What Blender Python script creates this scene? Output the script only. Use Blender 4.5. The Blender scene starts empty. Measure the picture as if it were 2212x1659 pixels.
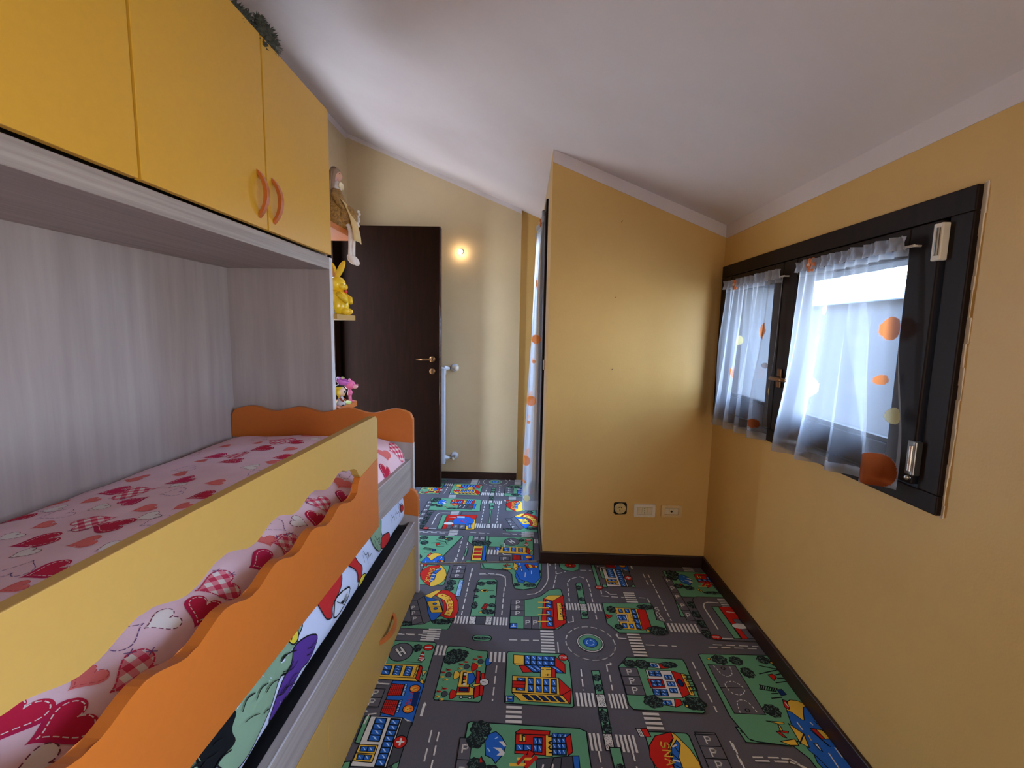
import bpy, bmesh, math, random
from math import sin, cos, pi, radians, sqrt, atan2, hypot
from mathutils import Vector, Matrix, noise
from mathutils.geometry import tessellate_polygon

random.seed(7)
SC = bpy.context.scene
COL = SC.collection

# ------------------------------------------------------------------ camera
# axes solved from the photograph's vanishing points, eye height 1.30 m
CAMX = Vector((0.9994798, 0.02648161, 0.01840786))      # image right in room axes
CAMD = Vector((0.02132786, -0.11458391, -0.9931846))    # image down
CAMF = Vector((-0.02419189, 0.99306055, -0.1150891))    # view direction
cd = bpy.data.cameras.new('camera')
cam = bpy.data.objects.new('camera', cd)
COL.objects.link(cam)
cam.matrix_world = Matrix(((CAMX.x, -CAMD.x, -CAMF.x, 0), (CAMX.y, -CAMD.y, -CAMF.y, 0), (CAMX.z, -CAMD.z, -CAMF.z, 1.30), (0, 0, 0, 1)))
cd.sensor_fit = 'HORIZONTAL'
cd.sensor_width = 36.0
cd.lens = 975.0 / 2212.0 * 36.0
cd.clip_start = 0.02
SC.camera = cam

# ------------------------------------------------------------------ world, lights, exposure
SC.view_settings.view_transform = 'Standard'
SC.view_settings.look = 'None'
SC.view_settings.gamma = 1.0
SC.view_settings.use_curve_mapping = False
SC.view_settings.exposure = 0.0
SC.cycles.use_denoising = True
SC.cycles.max_bounces = 14
SC.cycles.diffuse_bounces = 8
SC.cycles.transparent_max_bounces = 24
SC.cycles.transmission_bounces = 10
SC.cycles.sample_clamp_indirect = 6.0
SC.cycles.caustics_reflective = False
SC.cycles.caustics_refractive = False

SKY_STRENGTH = 32.0
w = bpy.data.worlds.new('daylight')
SC.world = w
w.use_nodes = True
nt = w.node_tree
bg = nt.nodes['Background']
tc = nt.nodes.new('ShaderNodeTexCoord')
sx = nt.nodes.new('ShaderNodeSeparateXYZ')
rp = nt.nodes.new('ShaderNodeValToRGB')
rp.color_ramp.elements[0].position = 0.48
rp.color_ramp.elements[0].color = (0.42, 0.45, 0.5, 1)
rp.color_ramp.elements[1].position = 0.56
rp.color_ramp.elements[1].color = (0.62, 0.77, 1.0, 1)
e = rp.color_ramp.elements.new(1.0)
e.color = (0.30, 0.52, 1.0, 1)
mp = nt.nodes.new('ShaderNodeMapRange')
mp.inputs['From Min'].default_value = -1
mp.inputs['From Max'].default_value = 1
nt.links.new(tc.outputs['Generated'], sx.inputs[0])
nt.links.new(sx.outputs['Z'], mp.inputs['Value'])
nt.links.new(mp.outputs[0], rp.inputs[0])
nt.links.new(rp.outputs[0], bg.inputs[0])
bg.inputs[1].default_value = SKY_STRENGTH

def area_light(name, loc, direction, sx_, sy_, power=0.0, color=(1, 1, 1), portal=False):
    l = bpy.data.lights.new(name, 'AREA')
    l.shape = 'RECTANGLE'
    l.size = sx_
    l.size_y = sy_
    l.energy = power
    l.color = color
    o = bpy.data.objects.new(name, l)
    COL.objects.link(o)
    o.location = loc
    o.rotation_euler = Vector(direction).to_track_quat('-Z', 'Y').to_euler()
    if portal:
        l.cycles.is_portal = True
    return o
area_light('window_portal', (1.20, 1.755, 1.255), (-1, 0, 0), 0.82, 1.36, portal=True)
area_light('rear_fill_portal', (1.20, -.60, 1.27), (-1, 0, 0), 0.82, 1.16, portal=True)  # portal of an unseen opening added to let in fill daylight
area_light('balcony_door_portal', (0.36, 3.245, 1.05), (-1, 0, 0), 0.86, 2.1, portal=True)
# added fill lamp behind the camera, brightens the jutting yellow wall
area_light('rear_fill_light', (0.84, -1.54, 1.00), (-.25, 1, 0), 0.28, 1.4, power=17.0, color=(1.0, 0.9, 0.8))

# ------------------------------------------------------------------ materials
def S(r, g=None, b=None):
    if g is None:
        r, g, b = r
    f = lambda c: (c / 255 / 12.92) if c / 255 <= 0.04045 else ((c / 255 + 0.055) / 1.055) ** 2.4
    return (f(r), f(g), f(b), 1.0)
MATS = {}
def base_mat(name):
    m = bpy.data.materials.new(name)
    m.use_nodes = True
    MATS[name] = m
    return m, m.node_tree, m.node_tree.nodes['Principled BSDF']
def _noise_mix(nt, p, c1, c2, scale, stretch=(1, 1, 1), detail=4.0, lo=0.35, hi=0.65, rough_=0.6):
    t = nt.nodes.new('ShaderNodeTexCoord')
    mpn = nt.nodes.new('ShaderNodeMapping')
    mpn.inputs['Scale'].default_value = stretch
    n = nt.nodes.new('ShaderNodeTexNoise')
    n.inputs['Scale'].default_value = scale
    n.inputs['Detail'].default_value = detail
    n.inputs['Roughness'].default_value = rough_
    r = nt.nodes.new('ShaderNodeValToRGB')
    r.color_ramp.elements[0].position = lo
    r.color_ramp.elements[0].color = c1
    r.color_ramp.elements[1].position = hi
    r.color_ramp.elements[1].color = c2
    nt.links.new(t.outputs['Object'], mpn.inputs[0])
    nt.links.new(mpn.outputs[0], n.inputs['Vector'])
    nt.links.new(n.outputs['Fac'], r.inputs[0])
    nt.links.new(r.outputs[0], p.inputs['Base Color'])
    return n, mpn
def _bump(nt, p, src, strength, dist=0.002):
    b = nt.nodes.new('ShaderNodeBump')
    b.inputs['Strength'].default_value = strength
    b.inputs['Distance'].default_value = dist
    nt.links.new(src, b.inputs['Height'])
    nt.links.new(b.outputs[0], p.inputs['Normal'])
def plain(name, rgb, rough=0.5, metal=0.0, var=0.05, scale=25, spec=0.5, bump=0.0, coat=0.0):
    m, nt, p = base_mat(name)
    c = S(rgb)
    c1 = tuple(v * (1 - var) for v in c[:3]) + (1,)
    c2 = tuple(min(1, v * (1 + var)) for v in c[:3]) + (1,)
    n, _ = _noise_mix(nt, p, c1, c2, scale)
    p.inputs['Roughness'].default_value = rough
    p.inputs['Metallic'].default_value = metal
    p.inputs['Specular IOR Level'].default_value = spec
    p.inputs['Coat Weight'].default_value = coat
    if bump:
        _bump(nt, p, n.outputs['Fac'], bump)
    return m
def wood(name, rgb1, rgb2, stretch, scale=6, rough=0.45, spec=0.4, lo=0.3, hi=0.7):
    m, nt, p = base_mat(name)
    n, _ = _noise_mix(nt, p, S(rgb1), S(rgb2), scale, stretch, 6, lo, hi)
    p.inputs['Roughness'].default_value = rough
    p.inputs['Specular IOR Level'].default_value = spec
    _bump(nt, p, n.outputs['Fac'], 0.08, 0.001)
    return m
def plaster(name, rgb, var=0.04, rough=0.9, sheen=0.3):
    m, nt, p = base_mat(name)
    c = S(rgb)
    n, _ = _noise_mix(nt, p, tuple(v * (1 - var) for v in c[:3]) + (1,), tuple(v * (1 + var) for v in c[:3]) + (1,), 2.2, detail=8)
    n2 = nt.nodes.new('ShaderNodeTexNoise')
    n2.inputs['Scale'].default_value = 180
    n2.inputs['Detail'].default_value = 3
    t = nt.nodes.new('ShaderNodeTexCoord')
    nt.links.new(t.outputs['Object'], n2.inputs['Vector'])
    _bump(nt, p, n2.outputs['Fac'], 0.12, 0.003)
    p.inputs['Roughness'].default_value = rough
    p.inputs['Specular IOR Level'].default_value = sheen
    return m
def colattr(name, rough=0.95, grain=0.18, gscale=900, spec=0.15, bump=0.25):
    """print colours held on the mesh, fibre grain from noise"""
    m, nt, p = base_mat(name)
    a = nt.nodes.new('ShaderNodeAttribute')
    a.attribute_name = 'Col'
    t = nt.nodes.new('ShaderNodeTexCoord')
    n = nt.nodes.new('ShaderNodeTexNoise')
    n.inputs['Scale'].default_value = gscale
    n.inputs['Detail'].default_value = 3
    nt.links.new(t.outputs['Object'], n.inputs['Vector'])
    mr = nt.nodes.new('ShaderNodeMapRange')
    mr.inputs['To Min'].default_value = 1 - grain
    mr.inputs['To Max'].default_value = 1 + grain
    nt.links.new(n.outputs['Fac'], mr.inputs['Value'])
    mx = nt.nodes.new('ShaderNodeVectorMath')
    mx.operation = 'SCALE'
    nt.links.new(a.outputs['Color'], mx.inputs[0])
    nt.links.new(mr.outputs[0], mx.inputs['Scale'])
    nt.links.new(mx.outputs[0], p.inputs['Base Color'])
    p.inputs['Roughness'].default_value = rough
    p.inputs['Specular IOR Level'].default_value = spec
    if bump:
        _bump(nt, p, n.outputs['Fac'], bump, 0.002)
    return m
def emit(name, rgb, strength):
    m = bpy.data.materials.new(name)
    m.use_nodes = True
    nt = m.node_tree
    nt.nodes.remove(nt.nodes['Principled BSDF'])
    e = nt.nodes.new('ShaderNodeEmission')
    e.inputs[0].default_value = rgb
    e.inputs[1].default_value = strength
    nt.links.new(e.outputs[0], nt.nodes['Material Output'].inputs[0])
    MATS[name] = m
    return m
def glass(name):
    m = bpy.data.materials.new(name)
    m.use_nodes = True
    nt = m.node_tree
    nt.nodes.remove(nt.nodes['Principled BSDF'])
    t = nt.nodes.new('ShaderNodeBsdfTransparent')
    t.inputs[0].default_value = (0.93, 0.96, 0.97, 1)
    g = nt.nodes.new('ShaderNodeBsdfGlossy')
    g.inputs['Roughness'].default_value = 0.02
    mx = nt.nodes.new('ShaderNodeMixShader')
    mx.inputs[0].default_value = 0.05
    nt.links.new(t.outputs[0], mx.inputs[1])
    nt.links.new(g.outputs[0], mx.inputs[2])
    nt.links.new(mx.outputs[0], nt.nodes['Material Output'].inputs[0])
    MATS[name] = m
    return m
def sheer(name):
    """thin woven voile: partly see-through, partly a translucent diffuser; attribute Op = weave density"""
    m = bpy.data.materials.new(name)
    m.use_nodes = True
    nt = m.node_tree
    nt.nodes.remove(nt.nodes['Principled BSDF'])
    a = nt.nodes.new('ShaderNodeAttribute')
    a.attribute_name = 'Col'
    o = nt.nodes.new('ShaderNodeAttribute')
    o.attribute_name = 'Op'
    d = nt.nodes.new('ShaderNodeBsdfDiffuse')
    t = nt.nodes.new('ShaderNodeBsdfTranslucent')
    tr = nt.nodes.new('ShaderNodeBsdfTransparent')
    nt.links.new(a.outputs['Color'], d.inputs[0])
    nt.links.new(a.outputs['Color'], t.inputs[0])
    m1 = nt.nodes.new('ShaderNodeMixShader')
    m1.inputs[0].default_value = 0.5
    nt.links.new(d.outputs[0], m1.inputs[1])
    nt.links.new(t.outputs[0], m1.inputs[2])
    tcn = nt.nodes.new('ShaderNodeTexCoord')
    nz = nt.nodes.new('ShaderNodeTexNoise')
    nz.inputs['Scale'].default_value = 1400
    nt.links.new(tcn.outputs['Object'], nz.inputs['Vector'])
    mr = nt.nodes.new('ShaderNodeMapRange')
    mr.inputs['To Min'].default_value = -0.12
    mr.inputs['To Max'].default_value = 0.12
    nt.links.new(nz.outputs['Fac'], mr.inputs['Value'])
    ad = nt.nodes.new('ShaderNodeMath')
    ad.operation = 'ADD'
    ad.use_clamp = True
    nt.links.new(o.outputs['Fac'], ad.inputs[0])
    nt.links.new(mr.outputs[0], ad.inputs[1])
    m2 = nt.nodes.new('ShaderNodeMixShader')
    nt.links.new(ad.outputs[0], m2.inputs[0])
    nt.links.new(tr.outputs[0], m2.inputs[1])
    nt.links.new(m1.outputs[0], m2.inputs[2])
    nt.links.new(m2.outputs[0], nt.nodes['Material Output'].inputs[0])
    MATS[name] = m
    return m

WALL = plaster('yellow_paint', (204, 166, 98), rough=0.45, sheen=0.34)
WALLM = WALL
HALL = plaster('cream_paint', (196, 176, 142), rough=0.5, sheen=0.4)
WHITE = plaster('white_ceiling_paint', (206, 198, 200), var=0.03)
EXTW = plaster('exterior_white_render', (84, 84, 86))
DWOOD = wood('dark_walnut', (19, 8, 3), (31, 14, 6), (10, 10, 0.9), 5, 0.55, 0.04)
VARN = plain('varnished_edge', (58, 34, 24), 0.16, var=0.1, spec=0.9)
DWOOD_H = wood('dark_walnut_horizontal', (26, 13, 7), (44, 22, 12), (10, 0.9, 10), 5, 0.32, 0.5)
DFRAME = wood('dark_window_wood', (20, 11, 9), (32, 18, 14), (8, 8, 1), 5, 0.5, 0.15)
BASEB = wood('dark_baseboard_wood', (36, 19, 12), (52, 28, 18), (2, 2, 10), 5, 0.4, 0.4)
GREYV = wood('grey_elm_vertical', (154, 143, 140), (172, 162, 158), (7, 7, 0.45), 2.6, 0.5, 0.35)
GREYH = wood('grey_elm_horizontal', (142, 132, 128), (172, 163, 158), (20, 0.5, 26), 3.2, 0.45, 0.4)
GREYE = plain('grey_band_and_glint', (205, 203, 208), 0.4)  # panel edges, and the highlights painted along the bed rails
YEL = plain('yellow_lacquer', (212, 162, 50), 0.42, var=0.015, scale=60)
YELG = plain('yellow_board', (186, 148, 76), 0.42, var=0.015, scale=60)
ORA = plain('orange_board', (194, 106, 36), 0.42, var=0.02, scale=60)
ORH = plain('orange_handle', (184, 100, 44), 0.38, var=0.04, scale=60)
GAPSHADE = plain('gap_shade_black', (14, 14, 15), 0.6)  # stands in for the shade inside the pull-out bed
CHROME = plain('satin_nickel', (176, 172, 166), 0.25, 1.0)
BRONZE = plain('bronze_metal', (120, 84, 52), 0.35, 0.9)
STEEL = plain('grey_steel', (120, 118, 116), 0.35, 0.9)
WPLAS = plain('white_plastic', (214, 204, 188), 0.35)
IVORY = plain('ivory_plastic', (206, 178, 128), 0.4)
MODUL = plain('socket_module_cream', (206, 192, 160), 0.4)
DARKH = plain('dark_hole', (10, 8, 7), 0.9)
RADW = plain('radiator_white', (208, 216, 232), 0.35, spec=0.5)
GLASS = glass('window_glass')
SHEER = sheer('voile')
RUG = colattr('carpet_print')
RUGEDGE = plain('carpet_backing', (150, 134, 112), 0.95, var=0.2, scale=200)
SHEET = colattr('printed_cotton', rough=0.85, grain=0.05, gscale=600, spec=0.2, bump=0.05)
PINK = plain('pink_cotton', (238, 204, 214), 0.85, var=0.04, scale=9, spec=0.2, bump=0.0)
BLUE = plain('pale_blue_cotton', (196, 206, 232), 0.85, var=0.03, scale=9, spec=0.2)

# ------------------------------------------------------------------ geometry helpers
def link(name, me, parent=None):
    o = bpy.data.objects.new(name, me)
    COL.objects.link(o)
    if parent is not None:
        o.parent = parent
    return o
def obj(name, bm, mat, parent=None, smooth=False):
    bmesh.ops.recalc_face_normals(bm, faces=bm.faces)
    me = bpy.data.meshes.new(name)
    bm.to_mesh(me)
    bm.free()
    for mm in (mat if isinstance(mat, (list, tuple)) else [mat]):
        me.materials.append(mm)
    if smooth:
        for p in me.polygons:
            p.use_smooth = True
    return link(name, me, parent)
def pyd(name, v, f, mat, parent=None, smooth=False):
    me = bpy.data.meshes.new(name)
    me.from_pydata(v, [], f)
    me.materials.append(mat)
    if smooth:
        for p in me.polygons:
            p.use_smooth = True
    me.update()
    return link(name, me, parent)
def tag(o, label, cat, group=None):
    o['label'] = label
    o['category'] = cat
    if group:
        o['group'] = group
    return o
def thing(name, label, cat, loc=(0, 0, 0), group=None):
    o = bpy.data.objects.new(name, None)
    o.empty_display_size = 0.05
    COL.objects.link(o)
    o.location = loc
    return tag(o, label, cat, group)
def struct(o):
    o['kind'] = 'structure'
    return o
def plabel(o, t):
    o['label'] = t
    return o
def BM():
    return bmesh.new()
def box(x0, y0, z0, x1, y1, z1, bev=0.0, seg=2, bm=None):
    b = bm or BM()
    r = bmesh.ops.create_cube(b, size=1.0)
    vs = r['verts']
    for v in vs:
        v.co = Vector((x0 + (v.co.x + .5) * (x1 - x0), y0 + (v.co.y + .5) * (y1 - y0), z0 + (v.co.z + .5) * (z1 - z0)))
    if bev:
        es = list({e for v in vs for e in v.link_edges})
        bmesh.ops.bevel(b, geom=es, offset=bev, segments=seg, profile=0.5, affect='EDGES')
    return b
def prism(pts, axis, a0, a1, bev=0.0, bm=None):
    """closed 2-D outline extruded along an axis: axis x -> pts are (y,z), y -> (x,z), z -> (x,y)"""
    b = bm or BM()
    def P(p, a):
        return {'x': (a, p[0], p[1]), 'y': (p[0], a, p[1]), 'z': (p[0], p[1], a)}[axis]
    A = [b.verts.new(P(p, a0)) for p in pts]
    B = [b.verts.new(P(p, a1)) for p in pts]
    n = len(pts)
    f0 = b.faces.new(A)
    f1 = b.faces.new(list(reversed(B)))
    for i in range(n):
        b.faces.new((A[i], B[i], B[(i + 1) % n], A[(i + 1) % n]))
    if bev:
        es = list(f0.edges) + list(f1.edges)
        bmesh.ops.bevel(b, geom=es, offset=bev, segments=2, profile=0.5, affect='EDGES')
    return b
def ball(c, r, bm=None, u=20, v=12):
    b = bm or BM()
    rr = r if isinstance(r, (tuple, list)) else (r, r, r)
    bmesh.ops.create_uvsphere(b, u_segments=u, v_segments=v, radius=1.0, matrix=Matrix.Translation(c) @ Matrix.Diagonal((rr[0], rr[1], rr[2], 1)))
    return b
def oball(c, r, rot, bm=None, u=20, v=12):
    b = bm or BM()
    bmesh.ops.create_uvsphere(b, u_segments=u, v_segments=v, radius=1.0, matrix=Matrix.Translation(c) @ rot.to_4x4() @ Matrix.Diagonal((r[0], r[1], r[2], 1)))
    return b
def frame_dirs(d):
    d = Vector(d).normalized()
    up = Vector((0, 0, 1)) if abs(d.z) < 0.9 else Vector((1, 0, 0))
    a = d.cross(up).normalized()
    return a, d.cross(a).normalized()
def tube(path, rad, n=10, bm=None, cap=True):
    b = bm or BM()
    path = [Vector(p) for p in path]
    rings = []
    for i, p in enumerate(path):
        d = path[min(i + 1, len(path) - 1)] - path[max(i - 1, 0)]
        a, c = frame_dirs(d)
        r = rad[i] if isinstance(rad, (list, tuple)) else rad
        rings.append([b.verts.new(p + a * r * cos(2 * pi * k / n) + c * r * sin(2 * pi * k / n)) for k in range(n)])
    for A, B in zip(rings, rings[1:]):
        for k in range(n):
            b.faces.new((A[k], A[(k + 1) % n], B[(k + 1) % n], B[k]))
    if cap:
        b.faces.new(rings[0])
        b.faces.new(list(reversed(rings[-1])))
    return b
def lathe(profile, n=24, bm=None, mat=None):
    """(r,z) profile turned about z, then moved by mat"""
    b = bm or BM()
    M = mat or Matrix.Identity(4)
    rings = []
    for r, z in profile:
        if r < 1e-6:
            rings.append([b.verts.new(M @ Vector((0, 0, z)))])
        else:
            rings.append([b.verts.new(M @ Vector((r * cos(2 * pi * k / n), r * sin(2 * pi * k / n), z))) for k in range(n)])
    for A, B in zip(rings, rings[1:]):
        for k in range(n):
            if len(A) == 1 and len(B) == 1:
                continue
            if len(A) == 1:
                b.faces.new((A[0], B[k], B[(k + 1) % n]))
            elif len(B) == 1:
                b.faces.new((A[k], A[(k + 1) % n], B[0]))
            else:
                b.faces.new((A[k], A[(k + 1) % n], B[(k + 1) % n], B[k]))
    if len(rings[0]) > 1:
        b.faces.new(rings[0])
    if len(rings[-1]) > 1:
        b.faces.new(rings[-1])
    return b
def along(loc, d):
    return Matrix.Translation(loc) @ Vector(d).to_track_quat('Z', 'Y').to_matrix().to_4x4()
def rbox2d(x0, y0, x1, y1, r, n=5):
    o = []
    for cx, cy, a in ((x1 - r, y1 - r, 0), (x0 + r, y1 - r, 90), (x0 + r, y0 + r, 180), (x1 - r, y0 + r, 270)):
        for k in range(n + 1):
            t = radians(a + 90 * k / n)
            o.append((cx + r * cos(t), cy + r * sin(t)))
    return o

# ================================================================== THE SETTING
XR, XL, YF, YC, XP, YN = 1.037, -1.487, 3.858, 2.442, 0.131, -1.60
def zc(x):
    return 2.286 - 0.405 * x
struct(obj('floor', box(XL - .25, YN - .2, -0.12, XR + .05, YF + .2, -0.012), plain('floor_tile', (150, 140, 128), 0.6)))
# ceiling: one sloping slab
b = BM()
pts = [(XL - .25, zc(XL - .25)), (XR + .28, zc(XR + .28)), (XR + .28, zc(XR + .28) + .2), (XL - .25, zc(XL - .25) + .2)]
prism(pts, 'y', YN - .2, YC + .26, bm=b)
pts = [(XL - .25, zc(XL - .25)), (XP + .24, zc(XP + .24)), (XP + .24, zc(XP + .24) + .2), (XL - .25, zc(XL - .25) + .2)]
prism(pts, 'y', YC + .26, YF + .2, bm=b)
struct(obj('ceiling', b, WHITE))
def wall_slab_x(name, x0, x1, y0, y1, mat, hole=None, xin=None):
    """wall running along y, top follows the ceiling; optional rectangular hole (y0,z0,y1,z1)"""
    b = BM()
    def seg(ya, yb, za, zb=None):
        if zb is None:
            prism([(x0, za), (x1, za), (x1, zc(x1) + .05), (x0, zc(x0) + .05)], 'y', ya, yb, bm=b)
        else:
            box(x0, ya, za, x1, yb, zb, bm=b)
    if hole:
        holes = sorted(hole) if isinstance(hole, list) else [hole]
        cur = y0
        for ya, za, yb, zb in holes:
            seg(cur, ya, -.1)
            seg(ya, yb, zb)
            if za > 0:
                seg(ya, yb, -.1, za)
            cur = yb
        seg(cur, y1, -.1)
    else:
        seg(y0, y1, -.1)
    return struct(obj(name, b, mat))
def wall_slab_y(name, x0, x1, y0, y1, mat):
    b = prism([(x0, -.1), (x1, -.1), (x1, zc(x1) + .05), (x0, zc(x0) + .05)], 'y', y0, y1)
    return struct(obj(name, b, mat))
wall_slab_x('wall_right', XR, XR + .07, YN, YC, WALLM, hole=[(-1.18, .935, -.02, 1.66), (1.115, .885, 2.40, 1.64)])  # rear hole is an added opening, out of view, for extra daylight
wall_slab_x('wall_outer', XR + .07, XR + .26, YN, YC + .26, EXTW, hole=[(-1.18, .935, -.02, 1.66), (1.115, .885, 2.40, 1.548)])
wall_slab_y('wall_center', XP, XR, YC, YC + .26, WALL)
wall_slab_x('wall_passage', XP, XP + .24, YC + .26, YF, HALL, hole=(2.83, -.1, 3.66, 2.10))
wall_slab_y('wall_back', XL - .2, -0.04, YF, YF + .2, HALL)
wall_slab_y('wall_recess', -0.04, XP + .24, YF + .035, YF + .2, WALL)
wall_slab_x('wall_left', XL - .2, XL, YN, YF, HALL, hole=(2.68, -.1, 3.50, 2.13))
wall_slab_y('wall_front', XL - .2, XR + .26, YN - .2, YN, WALL)
# unpainted white band under the ceiling
def band_y(name, x0, x1, y0, y1, h):
    return struct(obj(name, prism([(x0, zc(x0) - h), (x1, zc(x1) - h), (x1, zc(x1) + .02), (x0, zc(x0) + .02)], 'y', y0, y1), WHITE))
band_y('trim_1', XP, XR, YC - .002, YC, .062)
band_y('trim_2', XL, -.04, YF - .002, YF, .035)
struct(obj('trim_3', box(XR - .002, YN, zc(XR) - .066, XR, YC, zc(XR) + .02), WHITE))
struct(obj('trim_4', box(XL, YN, zc(XL) - .05, XL + .002, YF, zc(XL) + .02), WHITE))
# baseboards
struct(obj('baseboard_center', box(XP - .012, YC - .013, -.01, XR, YC, .066, .003), BASEB))
struct(obj('baseboard_right', box(XR - .013, YN, -.01, XR, YC - .013, .066, .003), BASEB))
struct(obj('baseboard_back', box(XL, YF - .013, -.01, -.04, YF, .066, .003), BASEB))
struct(obj('baseboard_passage', box(XP - .012, YC, -.01, XP, 2.83, .066, .003), BASEB))
# outside: terrace floor, parapet wall with ledge and railing, ground
struct(obj('floor_terrace', box(XR + .26, -1.5, -.15, 4.5, 7, -.02), plain('terrace_tile', (178, 172, 164), .7)))
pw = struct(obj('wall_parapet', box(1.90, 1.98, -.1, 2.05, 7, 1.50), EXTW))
obj('ledge', box(1.86, 1.98, 1.50, 2.09, 7, 1.555, .006), plain('ledge_stone', (170, 190, 214), .5), pw)
rail_m = plain('railing_paint', (90, 98, 110), .4, .3)
rb = BM()
for z in (1.70,):
    box(1.955, 1.98, z, 1.995, 7, z + .05, bm=rb)
obj('handrail', rb, rail_m, pw)
prev = None
for k in range(16):
    y = 2.03 + .32 * k
    if prev is None:
        prev = obj('railing_post', box(1.955, -.025, 1.55, 1.995, .025, 1.705), rail_m, pw)
        prev.location.y = y
    else:
        c = prev.copy()
        COL.objects.link(c)
        c.location.y = y

# ------------------------------------------------------------------ window on the right wall
win = struct(bpy.data.objects.new('window_1', None))
COL.objects.link(win)
WX = XR
fx0, fx1 = WX - .016, WX + .07
wy0, wy1, wz0, wz1 = 1.094, 2.418, .868, 1.653
obj('casing_top', box(fx0, wy0, wz1 - .058, fx1, wy1, wz1, .003), DFRAME, win)
obj('casing_bottom', box(fx0, wy0, wz0, fx1, wy1, wz0 + .05, .003), DFRAME, win)
obj('casing_side', box(fx0, wy0, wz0 + .05, fx1, wy0 + .06, wz1 - .058, .003), DFRAME, win)
obj('casing_side', box(fx0, wy1 - .055, wz0 + .05, fx1, wy1, wz1 - .058, .003), DFRAME, win)
pe = BM()
rnd = random.Random(3)
z = wz0 - .004
while z < wz1:
    h = rnd.uniform(.02, .07)
    box(WX - .0015 - rnd.uniform(0, .002), wy0 - rnd.uniform(.003, .010), z, WX + .004, wy0 + .001, min(z + h, wz1 + .004), bm=pe)
    z += h
pl = obj('plaster_edge', pe, plain('chipped_plaster', (216, 206, 190), .9), win)
def sash(y0, y1, z0, z1, m0, m1, mb, mt):
    x0, x1 = WX - .026, WX + .045
    f = BM()
    box(x0, y0, z0, x1, y0 + m0, z1, .004, bm=f)
    box(x0, y1 - m1, z0, x1, y1, z1, .004, bm=f)
    box(x0 + .001, y0 + m0, z0, x1, y1 - m1, z0 + mb, .004, bm=f)
    box(x0 + .001, y0 + m0, z1 - mt, x1, y1 - m1, z1, .004, bm=f)
    o = obj('sash_frame', f, DFRAME, win)
    gb = BM()   # glazing bead around the pane
    a = .012
    box(x0 + .012, y0 + m0, z0 + mb, x0 + .03, y0 + m0 + a, z1 - mt, bm=gb)
    box(x0 + .012, y1 - m1 - a, z0 + mb, x0 + .03, y1 - m1, z1 - mt, bm=gb)
    box(x0 + .012, y0 + m0, z0 + mb, x0 + .03, y1 - m1, z0 + mb + a, bm=gb)
    box(x0 + .012, y0 + m0, z1 - mt - a, x0 + .03, y1 - m1, z1 - mt, bm=gb)
    obj('glazing_bead', gb, DFRAME, o)
    obj('pane', box(x0 + .034, y0 + m0 - .004, z0 + mb - .004, x0 + .04, y1 - m1 + .004, z1 - mt + .004), GLASS, o)
    return o
s_r = sash(1.162, 1.832, .925, 1.590, .090, .085, .085, .062)
s_l = sash(1.834, 2.358, .925, 1.590, .062, .078, .085, .062)
# hinges and handle
hx = WX - .026
for z0, z1, mm in ((1.492, 1.582, WPLAS), (.950, 1.040, STEEL)):
    hb = box(hx - .008, 1.150, z0, hx + .012, 1.176, z1, .003)
    h = obj('hinge_cover', hb, mm, win)
    obj('hinge_pin', tube([(hx - .010, 1.160, z0 + .012), (hx - .010, 1.160, z1 - .012)], .0045), STEEL if mm is WPLAS else CHROME, h)
    if mm is STEEL:
        obj('hinge_nut', ball((hx - .012, 1.160, z0 - .006), .007), CHROME, h)
ph = obj('handle_plate', box(WX - .034, 1.780, 1.10, WX - .026, 1.806, 1.175, .003), BRONZE, win)
obj('handle_lever', tube([(WX - .034, 1.793, 1.137), (WX - .062, 1.793, 1.137), (WX - .068, 1.786, 1.137), (WX - .069, 1.72, 1.138), (WX - .069, 1.685, 1.139)], [.008, .008, .0085, .008, .006], 12), BRONZE, ph, True)

# ------------------------------------------------------------------ open room door, hinged on the left wall
def dempty(name):
    o = bpy.data.objects.new(name, None)
    COL.objects.link(o)
    return struct(o)
d1 = dempty('door_1')
DY = 3.598
obj('leaf', box(-1.455, DY, .008, -.668, DY + .030, 2.100, .003), DWOOD, d1)
obj('edge_lip', tube([(-.669, DY + .004, .01), (-.669, DY + .004, 2.098)], .006, 10), VARN, d1, True)
obj('rebate_lip', box(-1.449, DY + .030, .012, -.662, DY + .044, 2.096, .004), VARN, d1)
obj('lock_plate', box(-.6682, DY + .006, .93, -.6655, DY + .024, 1.13, .0005), STEEL, d1)
ro = obj('handle_rose', lathe([(0, 0), (.025, 0), (.026, .004), (.022, .009), (.0, .010)], 24, mat=along((-.730, DY, 1.069), (0, -1, 0))), BRONZE, d1, True)
obj('handle_lever', tube([(-.730, DY - .008, 1.069), (-.730, DY - .045, 1.069), (-.738, DY - .052, 1.069), (-.790, DY - .055, 1.068), (-.850, DY - .050, 1.066)], [.0085, .0085, .009, .0085, .005], 12), BRONZE, ro, True)
ks = obj('key_rose', lathe([(0, 0), (.024, 0), (.025, .004), (.021, .007), (.0, .007)], 24, mat=along((-.730, DY, .972), (0, -1, 0))), BRONZE, d1, True)
kb = BM()
box(-.7325, DY - .0085, .960, -.7275, DY - .0065, .978, bm=kb)
ball((-.730, DY - .0075, .980), (.0042, .0015, .0042), bm=kb)
obj('keyhole', kb, DARKH, ks)
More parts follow.
